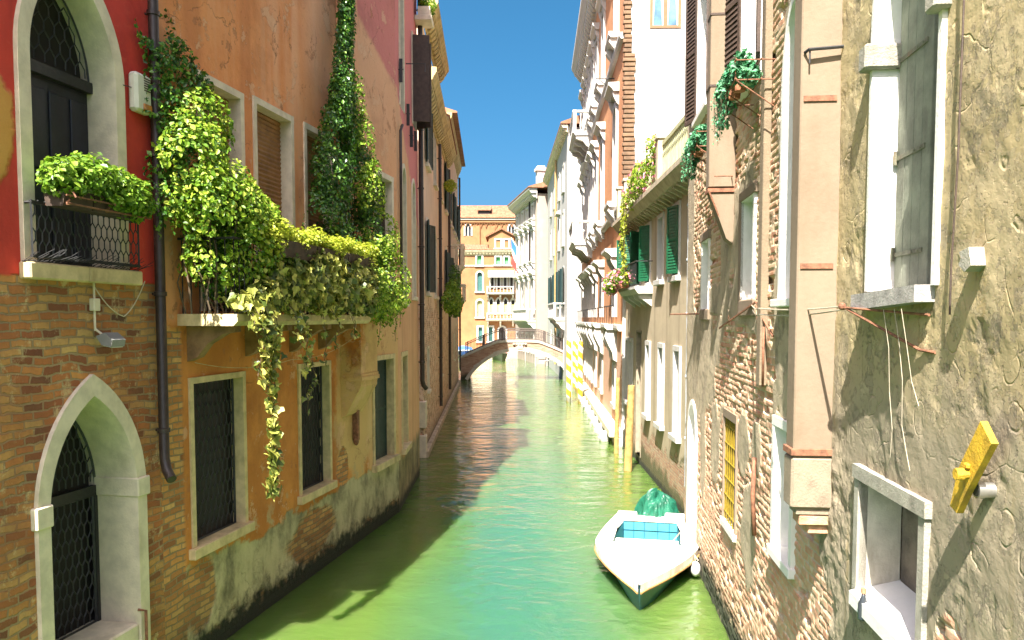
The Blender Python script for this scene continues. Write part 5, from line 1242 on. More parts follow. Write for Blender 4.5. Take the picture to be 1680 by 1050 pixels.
for i, q in enumerate(cols):
    h_ = .72
    arch = ('round', 12.4) if i in (0, 1, 2, 6, 7) else ('round', 12.6)
    W, _ = window(H, q - h_, q + h_, 9.15, 13.1, .2, .3, .10, SW, M['glass'], None, arch, sash=(M['wood_dark'], 2, 4)); hood(H, W, q - h_, q + h_, 13.3, SW, .42); scroll_sill(H, W, q - h_, q + h_, 9.15, SW)
    W, _ = window(H, q - h_, q + h_, 15.5, 19.0, .2, .3, .10, SW, M['glass'], None, None, sash=(M['wood_dark'], 2, 3)); hood(H, W, q - h_, q + h_, 19.1, SW, .36); scroll_sill(H, W, q - h_, q + h_, 15.5, SW)
    W, _ = window(H, q - h_, q + h_, 4.75, 7.0, .2, .3, .10, SW, M['glass'], None, None, sash=(M['wood_dark'], 2, 2)); hood(H, W, q - h_, q + h_, 7.05, SW, .5); scroll_sill(H, W, q - h_, q + h_, 4.45, SW, .5, True)
    W, _ = window(H, q - .6, q + .6, 1.3, 3.1, .16, .3, .06, SW, M['dark'], (.08, .16, .12), grille=('bars', 5, 4, .12), gmat=M['iron'])
m = H.mb(); pass
for z in (4.22, 8.62, 14.7): m = H.mb(); m.prism([(0, z), (.11, z), (.18, z + .1), (.18, z + .22), (0, z + .24)], 0, PL, 's'); H.part('string_course', m, SW)
B = stone_balcony(H, 15.6, 20.4, 15.05, 1.15, SW, h=1.05, per=.3); B = stone_balcony(H, 15.6, 20.4, 9.0, 1.15, SW, h=1.05, per=.3)
m = H.mb()
for q in (4.45, 12.3): pass
for i in range(26): q = .9 + i * .98; m.tube([(q, .3, 4.46), (q, .3, 5.15)], .012, 4)
m.box(.4, 25.8, .28, .32, 5.15, 5.19); H.part('window_rail', m, M['iron'])
dentil_cornice(H, -.3, PL + .3, 20.6, .75, 1.3, SW, .62)
m = H.mb(); m.rbox(-.1, PL, -.05, .45, .30, .62, .04); m.rbox(-.1, PL, -.05, .22, -.5, .30, .03); H.part('waterside_ledge', m, M['stone'])
for i in range(7): m = H.mb(); q = 1.2 + i * 2.2; m.blob((q, .5, .12), (.22, .22, .28), 8, 6, .12, i); H.part('ledge_bollard', m, M['stone_white'])
m = H.mb(); rnd = random.Random(5)
for i in range(78):
    z = 7.9 + i * .165; w_ = .30 if z < 14.1 else .16
    if z > 20.4: break
    m.rbox(-.16 - rnd.uniform(0, .03), .02, -(.06 + w_ + rnd.uniform(0, .05)), .05 - .05 * (i % 2), z, z + .125, .015)
H.part('brick_quoin', m, simple('quoin_brick', (.15, .09, .05), .9, .35, 2.2, .012))
m = H.mb(); m.tube([(3.6, 0, 14.35), (3.6, .75, 14.35)], .025, 6); m.tube([(3.6, .05, 13.9), (3.6, .6, 14.3)], .018, 6); H.part('iron_bracket', m, M['iron'])
# side wall over the terrace, facing the sun, with one window
m = H.mb()
def side(mb, o0, o1, z0, z1, hole):
    h0, h1, g0, g1 = hole
    for a, b, c, d in ((o0, h0, z0, z1), (h1, o1, z0, z1), (h0, h1, z0, g0), (h0, h1, g1, z1)): mb.box(-.10, .02, a, b, c, d)
SF = Frame(RC.W(0, -.02), RC.W(0, -9), 'L')
def on_side(px, py):
    n = Vector((RC.n.y, -RC.n.x, 0)); d = ray(px, py); C_ = Vector((0, 0, EYE)); P = RC.O - RC.t * .1
    k = (P - C_).dot(RC.t) / d.dot(RC.t); h = C_ + d * k; return (h - RC.O).dot(RC.n), h.z
oa, za = on_side(1117, 46); ob, zb = on_side(1066, 0); ob2, _ = on_side(1066, 46)
side(m, -10, -.02, -.5, 20.6, (oa, ob2, za, za + 1.75)); H.part('side_wall', m, M['white_stucco'])
m = H.mb(); e = .09; z0, z1 = za, za + 1.75; om = (oa + ob2) / 2
for a, b, c, d in ((oa, oa + e, z0, z1), (ob2 - e, ob2, z0, z1), (oa + e, ob2 - e, z0, z0 + e), (oa + e, ob2 - e, z1 - e, z1), (om - .06, om + .06, z0 + e, z1 - e)): m.box(-.13, -.02, a, b, c, d)
SWN = H.part('window', m, simple('tan_window_wood', (.22, .10, .04), .6, .15))
m = H.mb(); m.box(-.035, -.005, oa + e, ob2 - e, z0 + e, z1 - e); H.part('pane', m, simple('bluish_pane', (.10, .19, .27), .08, .4, 2), SWN)
m = H.mb()
for sgn, p0 in ((1, oa + e), (-1, ob2 - e), (1, om + .06), (-1, om - .06)): m.prism([(p0, z1 - e), (p0 + sgn * .26, z1 - e), (p0 + sgn * .14, (z0 + z1) / 2), (p0 + sgn * .05, z0 + e), (p0, z0 + e)], -.045, -.037, 'z') if False else m.add([(-.045, p0, z1 - e), (-.045, p0 + sgn * .17, z1 - e), (-.045, p0 + sgn * .08, (z0 + z1) / 2), (-.045, p0 + sgn * .04, z0 + e), (-.045, p0, z0 + e), (-.037, p0, z1 - e), (-.037, p0 + sgn * .17, z1 - e), (-.037, p0 + sgn * .08, (z0 + z1) / 2), (-.037, p0 + sgn * .04, z0 + e), (-.037, p0, z0 + e)], [(0, 1, 2, 3, 4), (5, 6, 7, 8, 9), (0, 1, 6, 5), (1, 2, 7, 6), (2, 3, 8, 7), (3, 4, 9, 8), (4, 0, 5, 9)])
H.part('curtain', m, M['white_stucco'], SWN)
wl = H.mb(); front(wl, 0.02, PL, -.6, 20.7, H.holes); house_body(wl, 0.02, PL, -.6, 20.7, 10, .45); H.part('wall', wl, mat_palace())
m = H.mb(); z = 21.9; m.prism([(.72, z), (.72, z + .1), (-4.6, z + 2.2), (-10.3, z + .1), (-10.3, z)], -.2, PL + .2, 's'); H.part('roof', m, M['tile'])

# ------------------------------------------------------------------ right: white house past the bridge
H = Thing('white_house', 'white stucco house past the bridge with green shutters and stone balcony', 'house', RD, 0); H.holes = []; Ln = 23.2
def rd(px, py): return RD.uv(px, py)
SR = simple('white_render', (.38, .365, .34), .85, .05, 2, .006, dirt=((.60, .55, .46), .5))
for q in (3.4, 7.6, 12.5, 17.5):
    for z0, z1 in ((5.6, 8.6), (10.2, 12.8), (14.2, 16.3)):
        W, (a, b, c, d) = window(H, q - .75, q + .75, z0, z1, .14, .25, .05, M['stone_white'], M['glass'], (.1, .14, .15), sash=(M['wood_dark'], 2, 3))
        if z0 < 9: open_shutter(H, W, q - .7, z0, z1 - .1, .62, M['green_dark'], -1, 14); open_shutter(H, W, q + .7, z0, z1 - .1, .62, M['green_dark'], 1, 14)
    W, _ = window(H, q - .7, q + .7, .8, 3.6, .14, .3, .04, M['stone_white'], M['dark'])
stone_balcony(H, 2.2, 9.0, 4.75, .85, M['stone_white'], h=1.0, per=.4)
m = H.mb(); m.prism([(0, 12.95), (.3, 13.0), (.3, 13.15), (0, 13.3)], 6.6, 8.6, 's'); H.part('window_hood', m, M['stone_white'])
m = H.mb(); m.tube([(10.2, .12, 18.2), (10.2, .12, .8)], .09, 8); H.part('drainpipe', m, simple('ochre_pipe', (.40, .26, .10), .6, .2))
dentil_cornice(H, -.2, Ln, 17.9, .5, .5, M['stone'], .7)
wl = H.mb(); front(wl, 0, Ln, -.6, 18.2, H.holes); house_body(wl, 0, Ln, -.6, 18.2, 9, .45); H.part('wall', wl, SR)
m = H.mb(); z = 18.4; m.prism([(.52, z), (.52, z + .1), (-4.4, z + 1.9), (-9.2, z + .1), (-9.2, z)], -.3, Ln, 's'); H.part('roof', m, M['tile'])
m = H.mb(); m.box(.6, 1.4, -2.2, -1.4, 18.5, 21); m.box(.5, 1.5, -2.3, -1.3, 20.7, 20.9); H.part('chimney', m, M['white_stucco'])
def gwall(px, py, Y): p = at_depth(px, py, Y); return p.x, p.z

# ------------------------------------------------------------------ pale palace at the bend
H = Thing('pale_palace', 'pale cream palace at the canal bend with tall brown windows and flag', 'palace', RE, 0); H.holes = []; Ln = RE.len
PE = simple('pale_cream_render', (.31, .25, .20), .85, .06, 2, .008, dirt=((.62, .50, .40), .4))
BRN = simple('brown_blind', (.30, .13, .05), .7, .15, 4)
for q in (1.9, 5.0, 8.0, 11.0):
    for k, (z0, z1) in enumerate(((4.6, 9.0), (10.6, 14.0), (15.0, 16.6), (1.0, 3.2))):
        W, (a, b, c, d) = window(H, q - .78, q + .78, z0, z1, .22, .3, .12, M['stone_white'], BRN if k < 3 else M['dark'])
        if k < 2: hood(H, W, q - .78, q + .78, z1 + .15, M['stone_white'], .5, k == 0)
        if k in (1, 2): scroll_sill(H, W, q - .78, q + .78, z0, M['stone_white'], .4)
stone_balcony(H, .6, 9.2, 4.5, 1.0, M['stone_white'], h=1.05, per=.4)
dentil_cornice(H, -.3, Ln + .2, 16.9, .9, .9, M['stone_white'], .7)
m = H.mb(); m.tube([(3.4, .12, 17), (3.4, .12, 9.6)], .08, 6); H.part('drainpipe', m, M['pipe'])
wl = H.mb(); front(wl, 0, Ln, -.6, 17.3, H.holes); house_body(wl, 0, Ln, -.6, 17.3, 7, .45); H.part('wall', wl, PE)
m = H.mb(); z = 17.82; m.prism([(.95, z), (.95, z + .1), (-3.4, z + 1.5), (-7.4, z + .1), (-7.4, z)], -.5, Ln + .2, 's'); H.part('roof', m, M['tile'])
m = H.mb(); m.box(2.2, 3.1, -1.3, -.5, 18, 20.2); m.box(2.05, 3.25, -1.45, -.35, 20.0, 20.3); m.box(2.2, 3.1, -1.3, -.5, 20.3, 20.5); H.part('chimney', m, M['white_stucco'])
m = H.mb(); m.box(-1.2, 1.4, -6.5, -2.6, 17.9, 19.9); m.prism([(-2.4, 19.9), (-2.4, 20.0), (-4.5, 20.9), (-6.8, 20.0), (-6.8, 19.9)], -1.4, 1.6, 's', 1); H.part('roof_turret', m, [PE, M['tile']])
s, z = RE.uv(868, 440)
T = Thing('flag', 'blue white and red flag on a slanted pole at the pale palace', 'flag', RE, s, 0.1, 10.3)
m = T.mb(); m.tube([(0, 0, 0), (.6, 1.75, 3.0)], .04, 6); T.part('pole', m, M['white_reveal'])
def flagmat():
    m = Mat('flag_cloth'); u = m.n('ShaderNodeUVMap').outputs[0]
    at = m.n('ShaderNodeAttribute', attribute_name='stripe').outputs['Fac']
    return m.out(m.ramp(at, [(0, (.02, .12, .50)), (.42, (.75, .75, .75)), (.62, (.60, .06, .05))], 'CONSTANT'), .8)
m = T.mb(); nu, nv = 14, 8; P0 = Vector((.6, 1.75, 3.0)); P1 = Vector((.42, 1.25, 2.1)); st = []
for i in range(nu + 1):
    t = i / nu
    for j in range(nv + 1):
        v = j / nv; p = P0.lerp(P1, v)
        m.v.append((p.x + .12 * math.sin(t * 7 + v * 2) * t + .1 * t, p.y + .1 * math.cos(t * 6 + v * 3) * t - .1 * t, p.z - 2.7 * t - .2 * v * t)); st.append(t)
for i in range(nu):
    for j in range(nv): a = i * (nv + 1) + j; m.f.append((a, a + 1, a + nv + 2, a + nv + 1)); m.m.append(0)
o_ = T.part('cloth', m, flagmat(), smooth=True); a = o_.data.attributes.new('stripe', 'FLOAT', 'POINT'); a.data.foreach_set('value', st)

# ------------------------------------------------------------------ orange house facing down the canal, church behind
def ff(px, py): s, z = FF.uv(px, py); return s, z
def fwin(T, x0, x1, y0, y1, **k):
    s0, z1 = ff(x0, y0); s1, z0 = ff(x1, y1); return window(T, s0, s1, z0, z1, **k)
H = Thing('gabled_house', 'orange house with gable loggia and green blinds facing down the canal', 'house', FF, 0); H.holes = []
FO = simple('faded_orange_render', (.285, .13, .055), .9, .18, .8, .01, dirt=((.31, .20, .12), .7))
LG = simple('light_green_blind', (.10, .42, .14), .6, .15, 5); LY = simple('yellow_green_blind', (.42, .42, .17), .6, .15, 5); GB = simple('bluish_green_shutter', (.03, .11, .10), .6, .2, 5)
st = dict(w=.22, depth=.25, proud=.1, mat=M['stone_white'])
fwin(H, 780, 793, 417, 435, pane=LG, sill=(.1, .2, .2), **st); fwin(H, 780, 794, 444, 478, pane=GB, sill=(.1, .2, .2), arch=('round', ff(0, 451)[1]), **st)
fwin(H, 780, 794, 490, 520, pane=LY, sill=(.1, .2, .2), arch=('round', ff(0, 496)[1]), **st); fwin(H, 782, 794, 534, 560, pane=GB, sill=(.1, .2, .2), **st); fwin(H, 799, 811, 534, 560, pane=GB, sill=(.1, .2, .2), **st)
fwin(H, 811, 824, 391, 407, pane=GB, sill=(.1, .2, .2), **st); fwin(H, 825, 837, 391, 407, pane=GB, sill=(.1, .2, .2), **st)
fwin(H, 811, 823.5, 419, 434, pane=LG, sill=(.1, .2, .2), **st); fwin(H, 825, 837, 419, 434, pane=LG, sill=(.1, .2, .2), **st)
for x in (803, 813.5, 824, 834.5): fwin(H, x, x + 9.5, 452, 474, pane=M['glass'], sash=(M['wood_dark'], 2, 2), **st)
for x in (800.5, 812, 824, 836): 
    W, (a, b, c, d) = fwin(H, x, x + 11, 487, 516, pane=M['glass'], arch=('point', ff(0, 497)[1]), **st); m = H.mb(); m.box(a, b, -.2, -.12, c, ff(0, 499)[1]); H.part('blind', m, LY, W)
fwin(H, 816, 832, 534, 566, pane=M['dark'], arch=('round', ff(0, 542)[1]), **st)
for y, x0, x1 in ((481, 799, 843), (524, 799, 843)):
    s0, z = ff(x0, y); s1, _ = ff(x1, y); stone_balcony(H, s0, s1, z, .9, M['stone_white'], h=.75, per=.4)
s0, z = ff(801, 448); s1, _ = ff(843, 448); m = H.mb(); m.prism([(0, z + .35), (0, z + .25), (1.1, z - .35), (1.1, z - .25)], s0, s1, 's'); m.box(s0, s1, 1.07, 1.10, z - .6, z - .3); H.part('awning', m, M['white_stucco'])
_, zt = ff(0, 418); _, ze = ff(0, 408); sg0, zg = ff(803, 388); sg1, _ = ff(842, 388); _, zp = ff(0, 377)
dentil_cornice(H, .6, 15, zt, .5, .55, M['stone'], .42)
m = H.mb(); m.box(0, 16, 0, .12, ff(0, 437)[1], ff(0, 435)[1]); m.box(sg0 - .5, sg1 + 4, 0, .12, ff(0, 459)[1] - 14, ff(0, 459)[1] - 13.9) if False else None; H.part('string_course', m, M['stone_white'])
m = H.mb(); m.prism([(sg0 - .1, zt + .5), (sg0 - .1, zg), ((sg0 + sg1) / 2, zp), (sg1 + .1, zg), (sg1 + .1, zt + .5)], -6, -.02, 'o'); G_ = H.part('gable', m, FO)
m = H.mb(); mid = (sg0 + sg1) / 2; m.prism([(sg0 - .5, zg - .15), (mid, zp + .05), (mid, zp + .25), (sg0 - .5, zg + .05)], -6.2, .25, 'o'); m.prism([(sg1 + .5, zg - .15), (mid, zp + .05), (mid, zp + .25), (sg1 + .5, zg + .05)], -6.2, .25, 'o'); H.part('gable_roof', m, M['tile'])
zw = [h for h in H.holes]
wl = H.mb(); front(wl, .5, 16, -.6, zt + .55, [h for h in H.holes if h['z'][1] < zt + .5]); house_body(wl, .5, 16, -.6, zt + .55, 8, .5); H.part('wall', wl, FO)
m = H.mb(); m.prism([(.55, zt + .56), (.55, zt + .66), (-4.0, zt + 1.7), (-8.4, zt + .66), (-8.4, zt + .56)], .3, 16, 's'); H.part('roof', m, M['tile'])
# church
H = Thing('brick_church', 'orange brick church with tiled roof and white tracery windows rising behind the gabled house', 'church', FG, 0); H.holes = []
fg = lambda px, py: FG.uv(px, py)
_, ze = fg(0, 361); _, zr = fg(0, 337)
CB = simple('church_brick', (.29, .14, .06), .9, .16, 1.2, .01, dirt=((.24, .10, .04), .6))
for x0, x1 in ((761, 775), (832, 846), (905, 919)):
    s0, z1 = fg(x0, 365); s1, z0 = fg(x1, 387)
    W, (a, b, c, d) = window(H, s0, s1, z0, z1 - .0, .24, .35, .1, M['stone_white'], M['glass'], arch=('point', z0 + (z1 - z0) * .55)); m = H.mb(); q = (a + b) / 2; m.box(q - .09, q + .09, -.3, -.1, c, d - .5); m.ring([(q - .5, c + 1.3), (q - .25, c + 1.9), (q, c + 1.4), (q + .25, c + 1.9), (q + .5, c + 1.3)], [(q - .4, c + 1.3), (q - .25, c + 1.7), (q, c + 1.2), (q + .25, c + 1.7), (q + .4, c + 1.3)], -.3, -.12); H.part('tracery', m, M['stone_white'], W)
m = H.mb(); s0, _ = fg(755, 0)
for i in range(46):
    q = i * .85; m.prism([(q, ze - .9), (q + .12, ze - 1.35), (q + .24, ze - .9)], 0, .2, 'o'); m.ring(arch_line(q + .2, q + .9, ze - .95, ze - .45, 'round', 4), arch_line(q + .28, q + .82, ze - .95, ze - .55, 'round', 4), 0, .2)
m.box(0, 40, 0, .3, ze - .42, ze - .02); H.part('corbel_table', m, CB)
for px in (783, 808, 855): m = H.mb(); q, _ = fg(px, 0); m.box(q - .35, q + .35, 0, .35, -.5, ze - 1.0); H.part('pilaster', m, CB)
m = H.mb(); m.box(0, 40, 0, .45, ze, ze + .28); H.part('eave', m, M['stone_white'])
wl = H.mb(); front(wl, 0, 40, -.6, ze, H.holes); house_body(wl, 0, 40, -.6, ze, 14, .5); H.part('wall', wl, CB)
m = H.mb(); m.prism([(.6, ze + .29), (.6, ze + .4), (-6.5, zr + .9), (-14.4, ze + .4), (-14.4, ze + .29)], -.2, 40.2, 's'); RF = H.part('roof', m, M['tile'])
q, _ = fg(790, 0); m = H.mb(); m.box(q - .6, q + 1.2, -3.2, -1.2, ze + .6, ze + 1.9); m.prism([(-.9, ze + 1.7), (-.9, ze + 1.82), (-4, ze + 2.9), (-4, ze + 2.7)], q - .9, q + 1.5, 's', 1); H.part('dormer', m, [M['dark'], M['tile']], RF)
# quay in front of the gabled house
m = MB(); m.box(-14, 9, 101, 106, -1, .55); q_ = m.build('quay', M['stone'], None); q_['kind'] = 'structure'

# ------------------------------------------------------------------ bridge
BF = Frame((-3.6, 60.0), (4.6, 60.0), 'L')      # near face, s to the right, o towards the camera
def bz(px, py): return BF.uv(px, py)
def mat_bridge():
    m = Mat('bridge_brick'); bc, bh = m.brick(cols=[(0, (.34, .16, .10)), (.5, (.44, .25, .16)), (1, (.52, .34, .23))], mcol=(.42, .33, .26), w=.28, h=.085)
    X, Y, Z = m.sep(); c = m.mix(m.mapr(m.math('ADD', Z, m.math('MULTIPLY', m.noise(2, 5), .5)), .5, .9, 1, 0), bc, (.035, .035, .02)); return m.out(c, .9, bh, .015, 1.0)
BST = simple('bridge_stone', (.44, .40, .33), .8, .12, 4, .006, dirt=((.20, .17, .12), .5))
T = Thing('arched_bridge', 'small arched brick footbridge with white stone coping and iron railing', 'bridge', BF, 4.0); 
def deckz(s): 
    t = abs(s - 4.1); return 2.88 - .012 * t ** 2 - .36 * (math.sqrt((t - 1.55) ** 2 + .04) + (t - 1.55)) / 2
sA = [(-.2) + 8.8 * i / 30 for i in range(31)]
e0, e1 = .25, 8.2
arc = []
for i in range(33):
    a = math.pi * i / 32; x = (e0 + e1) / 2 - (e1 - e0) / 2 * math.cos(a); hw = (e1 - e0) / 2; Rr = (hw * hw + 2.26 ** 2) / 4.52; arc.append((x, math.sqrt(max(0, Rr * Rr - (x - 4.225) ** 2)) - (Rr - 2.26) - .02))
m = T.mb()
mid = 4.2
def below(x): return np.interp(x, [p[0] for p in arc], [p[1] for p in arc]) if e0 < x < e1 else -.6
xs = sorted(set([round(-.3 + 9.1 * i / 60, 4) for i in range(61)] + [e0, e1]))
for x0, x1 in zip(xs, xs[1:]):
    b0, b1 = below(x0 + 1e-5), below(x1 - 1e-5)
    vs = [(x, y, z) for y in (0, -2.6) for x, z in ((x0, b0), (x1, b1), (x1, deckz(x1)), (x0, deckz(x0)))]
    m.add(vs, [(0, 1, 2, 3), (4, 5, 6, 7), (0, 1, 5, 4), (3, 2, 6, 7)])
m.v = [(x - 4.0, y, z) for x, y, z in m.v]; T.part('span', m, mat_bridge(), recalc=False)
m = T.mb()
inn = [(x - 4.0, z) for x, z in arc]; out = []
for i, (x, z) in enumerate(arc):
    a = math.asin(max(-1, min(1, (x - 4.225) / 4.7))); out.append((x - 4.0 + .26 * math.sin(a), z + .26 * math.cos(a)))
m.ring(out, [(x, z) for x, z in inn], -.3, .05); m.ring(out, [(x, z) for x, z in inn], -2.65, -2.3); RG = T.part('arch_ring', m, BST)
m = T.mb()
for i in (6, 11, 21, 26): x, z = arc[i]; a = math.pi * i / 32; m.ring([(out[i][0] - .09, out[i][1] + .04), (out[i + 1][0], out[i + 1][1] + .04)], [(inn[i][0] - .05, inn[i][1] - .01), (inn[i + 1][0], inn[i + 1][1] - .01)], -.2, .09)
m.prism([(.0, 2.40), (.40, 2.40), (.52, 2.84), (-.12, 2.84)], -.2, .10, 'o')
for i in range(5): m.blob((-.25 + .22 * i, .08, 2.74), (.1, .1, .09), 8, 6)
T.part('keystone', m, BST, RG)
for y0, y1 in ((-.35, .07), (-2.67, -2.25)):
    m = T.mb()
    for x0, x1 in zip(xs, xs[1:]):
        vs = [(x, y, z) for y in (y0, y1) for x, z in ((x0, deckz(x0) + .003), (x1, deckz(x1) + .003), (x1, deckz(x1) + .17), (x0, deckz(x0) + .17))]
        m.add(vs, [(0, 1, 2, 3), (4, 5, 6, 7), (0, 1, 5, 4), (3, 2, 6, 7)])
    m.v = [(x - 4.0, y, z) for x, y, z in m.v]; T.part('coping', m, BST, recalc=False)
IR = simple('bridge_iron', (.10, .08, .07), .6, .3, 10)
for y in (-.14, -2.46):
    m = T.mb(); zt = lambda s: deckz(s) + 1.02
    for i in range(75):
        s = .1 + 8.3 * i / 74; m.tube([(s - 4, y, deckz(s) + .15), (s - 4, y, zt(s))], .012, 4)
    for s in (.1, 1.4, 2.85, 6.1, 7.3, 8.4): m.tube([(s - 4, y, deckz(s) + .1), (s - 4, y, zt(s) + .06)], .045, 6)
    for h in (1.02, .88, .22): m.tube([(s - 4, y, deckz(s) + h) for s in [.1 + 8.3 * i / 40 for i in range(41)]], .022, 5)
    if y > -1:
        for i in range(20):
            s = 2.95 + i * .16; m.tube([(s - 4 + .07 * math.cos(t * math.pi / 4), y, deckz(s) + .55 + .16 * math.sin(t * math.pi / 4)) for t in range(8)], .011, 4, closed=True)
    T.part('railing', m, IR)

# ------------------------------------------------------------------ mooring poles
def stripe_mat(name, k):
    m = Mat(name); X, Y, Z = m.sep(); an = m.math('ARCTAN2', Y, X)
    f = m.math('FRACT', m.math('ADD', m.math('MULTIPLY', Z, 1.45), m.math('ADD', m.math('DIVIDE', an, 2 * math.pi), k)))
    st = m.mapr(f, .49, .51); st2 = m.math('MULTIPLY', st, m.mapr(f, .0, .015))
    c = m.mix(st2, (.52, .30, .012), (.52, .51, .47)); n = m.noise(6, 6, .65)
    c = m.mix(m.mapr(n, .55, .75, 0, .35), c, (.5, .42, .25)); c = m.mix(m.mapr(m.math('ADD', Z, m.math('MULTIPLY', n, .3)), .35, .6, .8, 0), c, (.09, .09, .03))
    return m.out(c, .6, n, .004)
for i, (px, py, top, lab) in enumerate(((933, 660, 558, 'yellow and white spiral striped mooring pole standing alone at the left of its cluster'), (942.5, 642, 559, 'yellow and white striped pole at the back of the cluster near the palace'),
                                        (947.5, 645, 560, 'yellow and white striped pole in the middle of the cluster'), (952, 662, 560, 'thick yellow and white striped pole nearest the palace ledge'))):
    p = ground(px, py); Fp = Frame((p.x, p.y), (p.x, p.y + 1), 'R'); zt = at_depth(px, top, p.y).z
    m = MB(); m.lathe((0, 0, 0), [(.14, -1.2), (.14, zt - .5), (.125, zt - .06), (.09, zt), (.03, zt + .03)], 14)
    single('striped_pole', m, stripe_mat('spiral_stripe', i * .29), lab, 'mooring pole', Fp, group='striped mooring poles', smooth=True, auto=40)
OW = simple('bare_pole_wood', (.36, .22, .07), .9, .4, 5, .03, dirt=((.12, .07, .03), .7))
for px, py, tx, ty, r, lab in ((1030, 772, 1036, 632, .125, 'thick ochre wooden mooring pole leaning by the corner of the terrace house'), (1011, 744, 1014, 620, .085, 'thin weathered wooden mooring pole beside the thick ochre one')):
    p = ground(px, py); q = at_depth(tx, ty, p.y + .1); Fp = Frame((p.x, p.y), (p.x, p.y + 1), 'R'); m = MB(); n = 12
    pts = [(0 - (q.x - p.x) * .3, 0, -1.0)] + [((q.x - p.x) * t / n, .1 * t / n, q.z * t / n) for t in range(n + 1)]
    m.v = []; 
    pts = [(y, -x, z) for x, y, z in pts]      # frame 'R' looking along +Y: local x is along s, local y is out (left)
    m.tube(pts, [r * 1.05] + [r * (1 - .12 * t / n + random.Random(t + int(px)).uniform(-.04, .04)) for t in range(n + 1)], 10)
    single('wooden_pole', m, OW, lab, 'mooring pole', Fp, group='bare wooden mooring poles', smooth=True, auto=50)
for i, (px, py, ty, lab) in enumerate(((848, 588, 574, 'dark pile in the water under the middle of the bridge arch'), (864, 592, 572, 'tall pile in front of the pale palace under the arch'), (886, 596, 576, 'pile beside the little jetty under the right of the arch'))):
    p = ground(px, py); m = MB(); zt = at_depth(px, ty, p.y).z; m.lathe((0, 0, 0), [(.2, -1), (.2, zt), (.12, zt + .1)], 10)
    single('wooden_pole', m, M['old_wood'], lab, 'mooring pole', Frame((p.x, p.y), (p.x, p.y + 1), 'R'), group='piles beyond the bridge')
p = ground(897, 600); T = Thing('jetty', 'small wooden landing jetty seen under the right side of the bridge arch', 'jetty', Frame((p.x, p.y), (p.x, p.y + 1), 'R'))
m = T.mb(); m.box(-.8, .8, -1.6, 1.2, .9, 1.05); m.box(-.8, .8, -1.2, .8, .5, .6); T.part('deck', m, M['old_wood'])
for x in (-.7, .7):
    for y in (-1.5, 0, 1.1): m = T.mb(); m.tube([(x, y, -.8), (x, y, 1.6)], .09, 6); T.part('post', m, M['old_wood'])

M['worn'] = simple('worn_varnish', (.33, .17, .06), .6, .4, 14, .004); M['tin'] = simple('dull_metal', (.35, .35, .34), .4, .15, 8, metallic=.8)
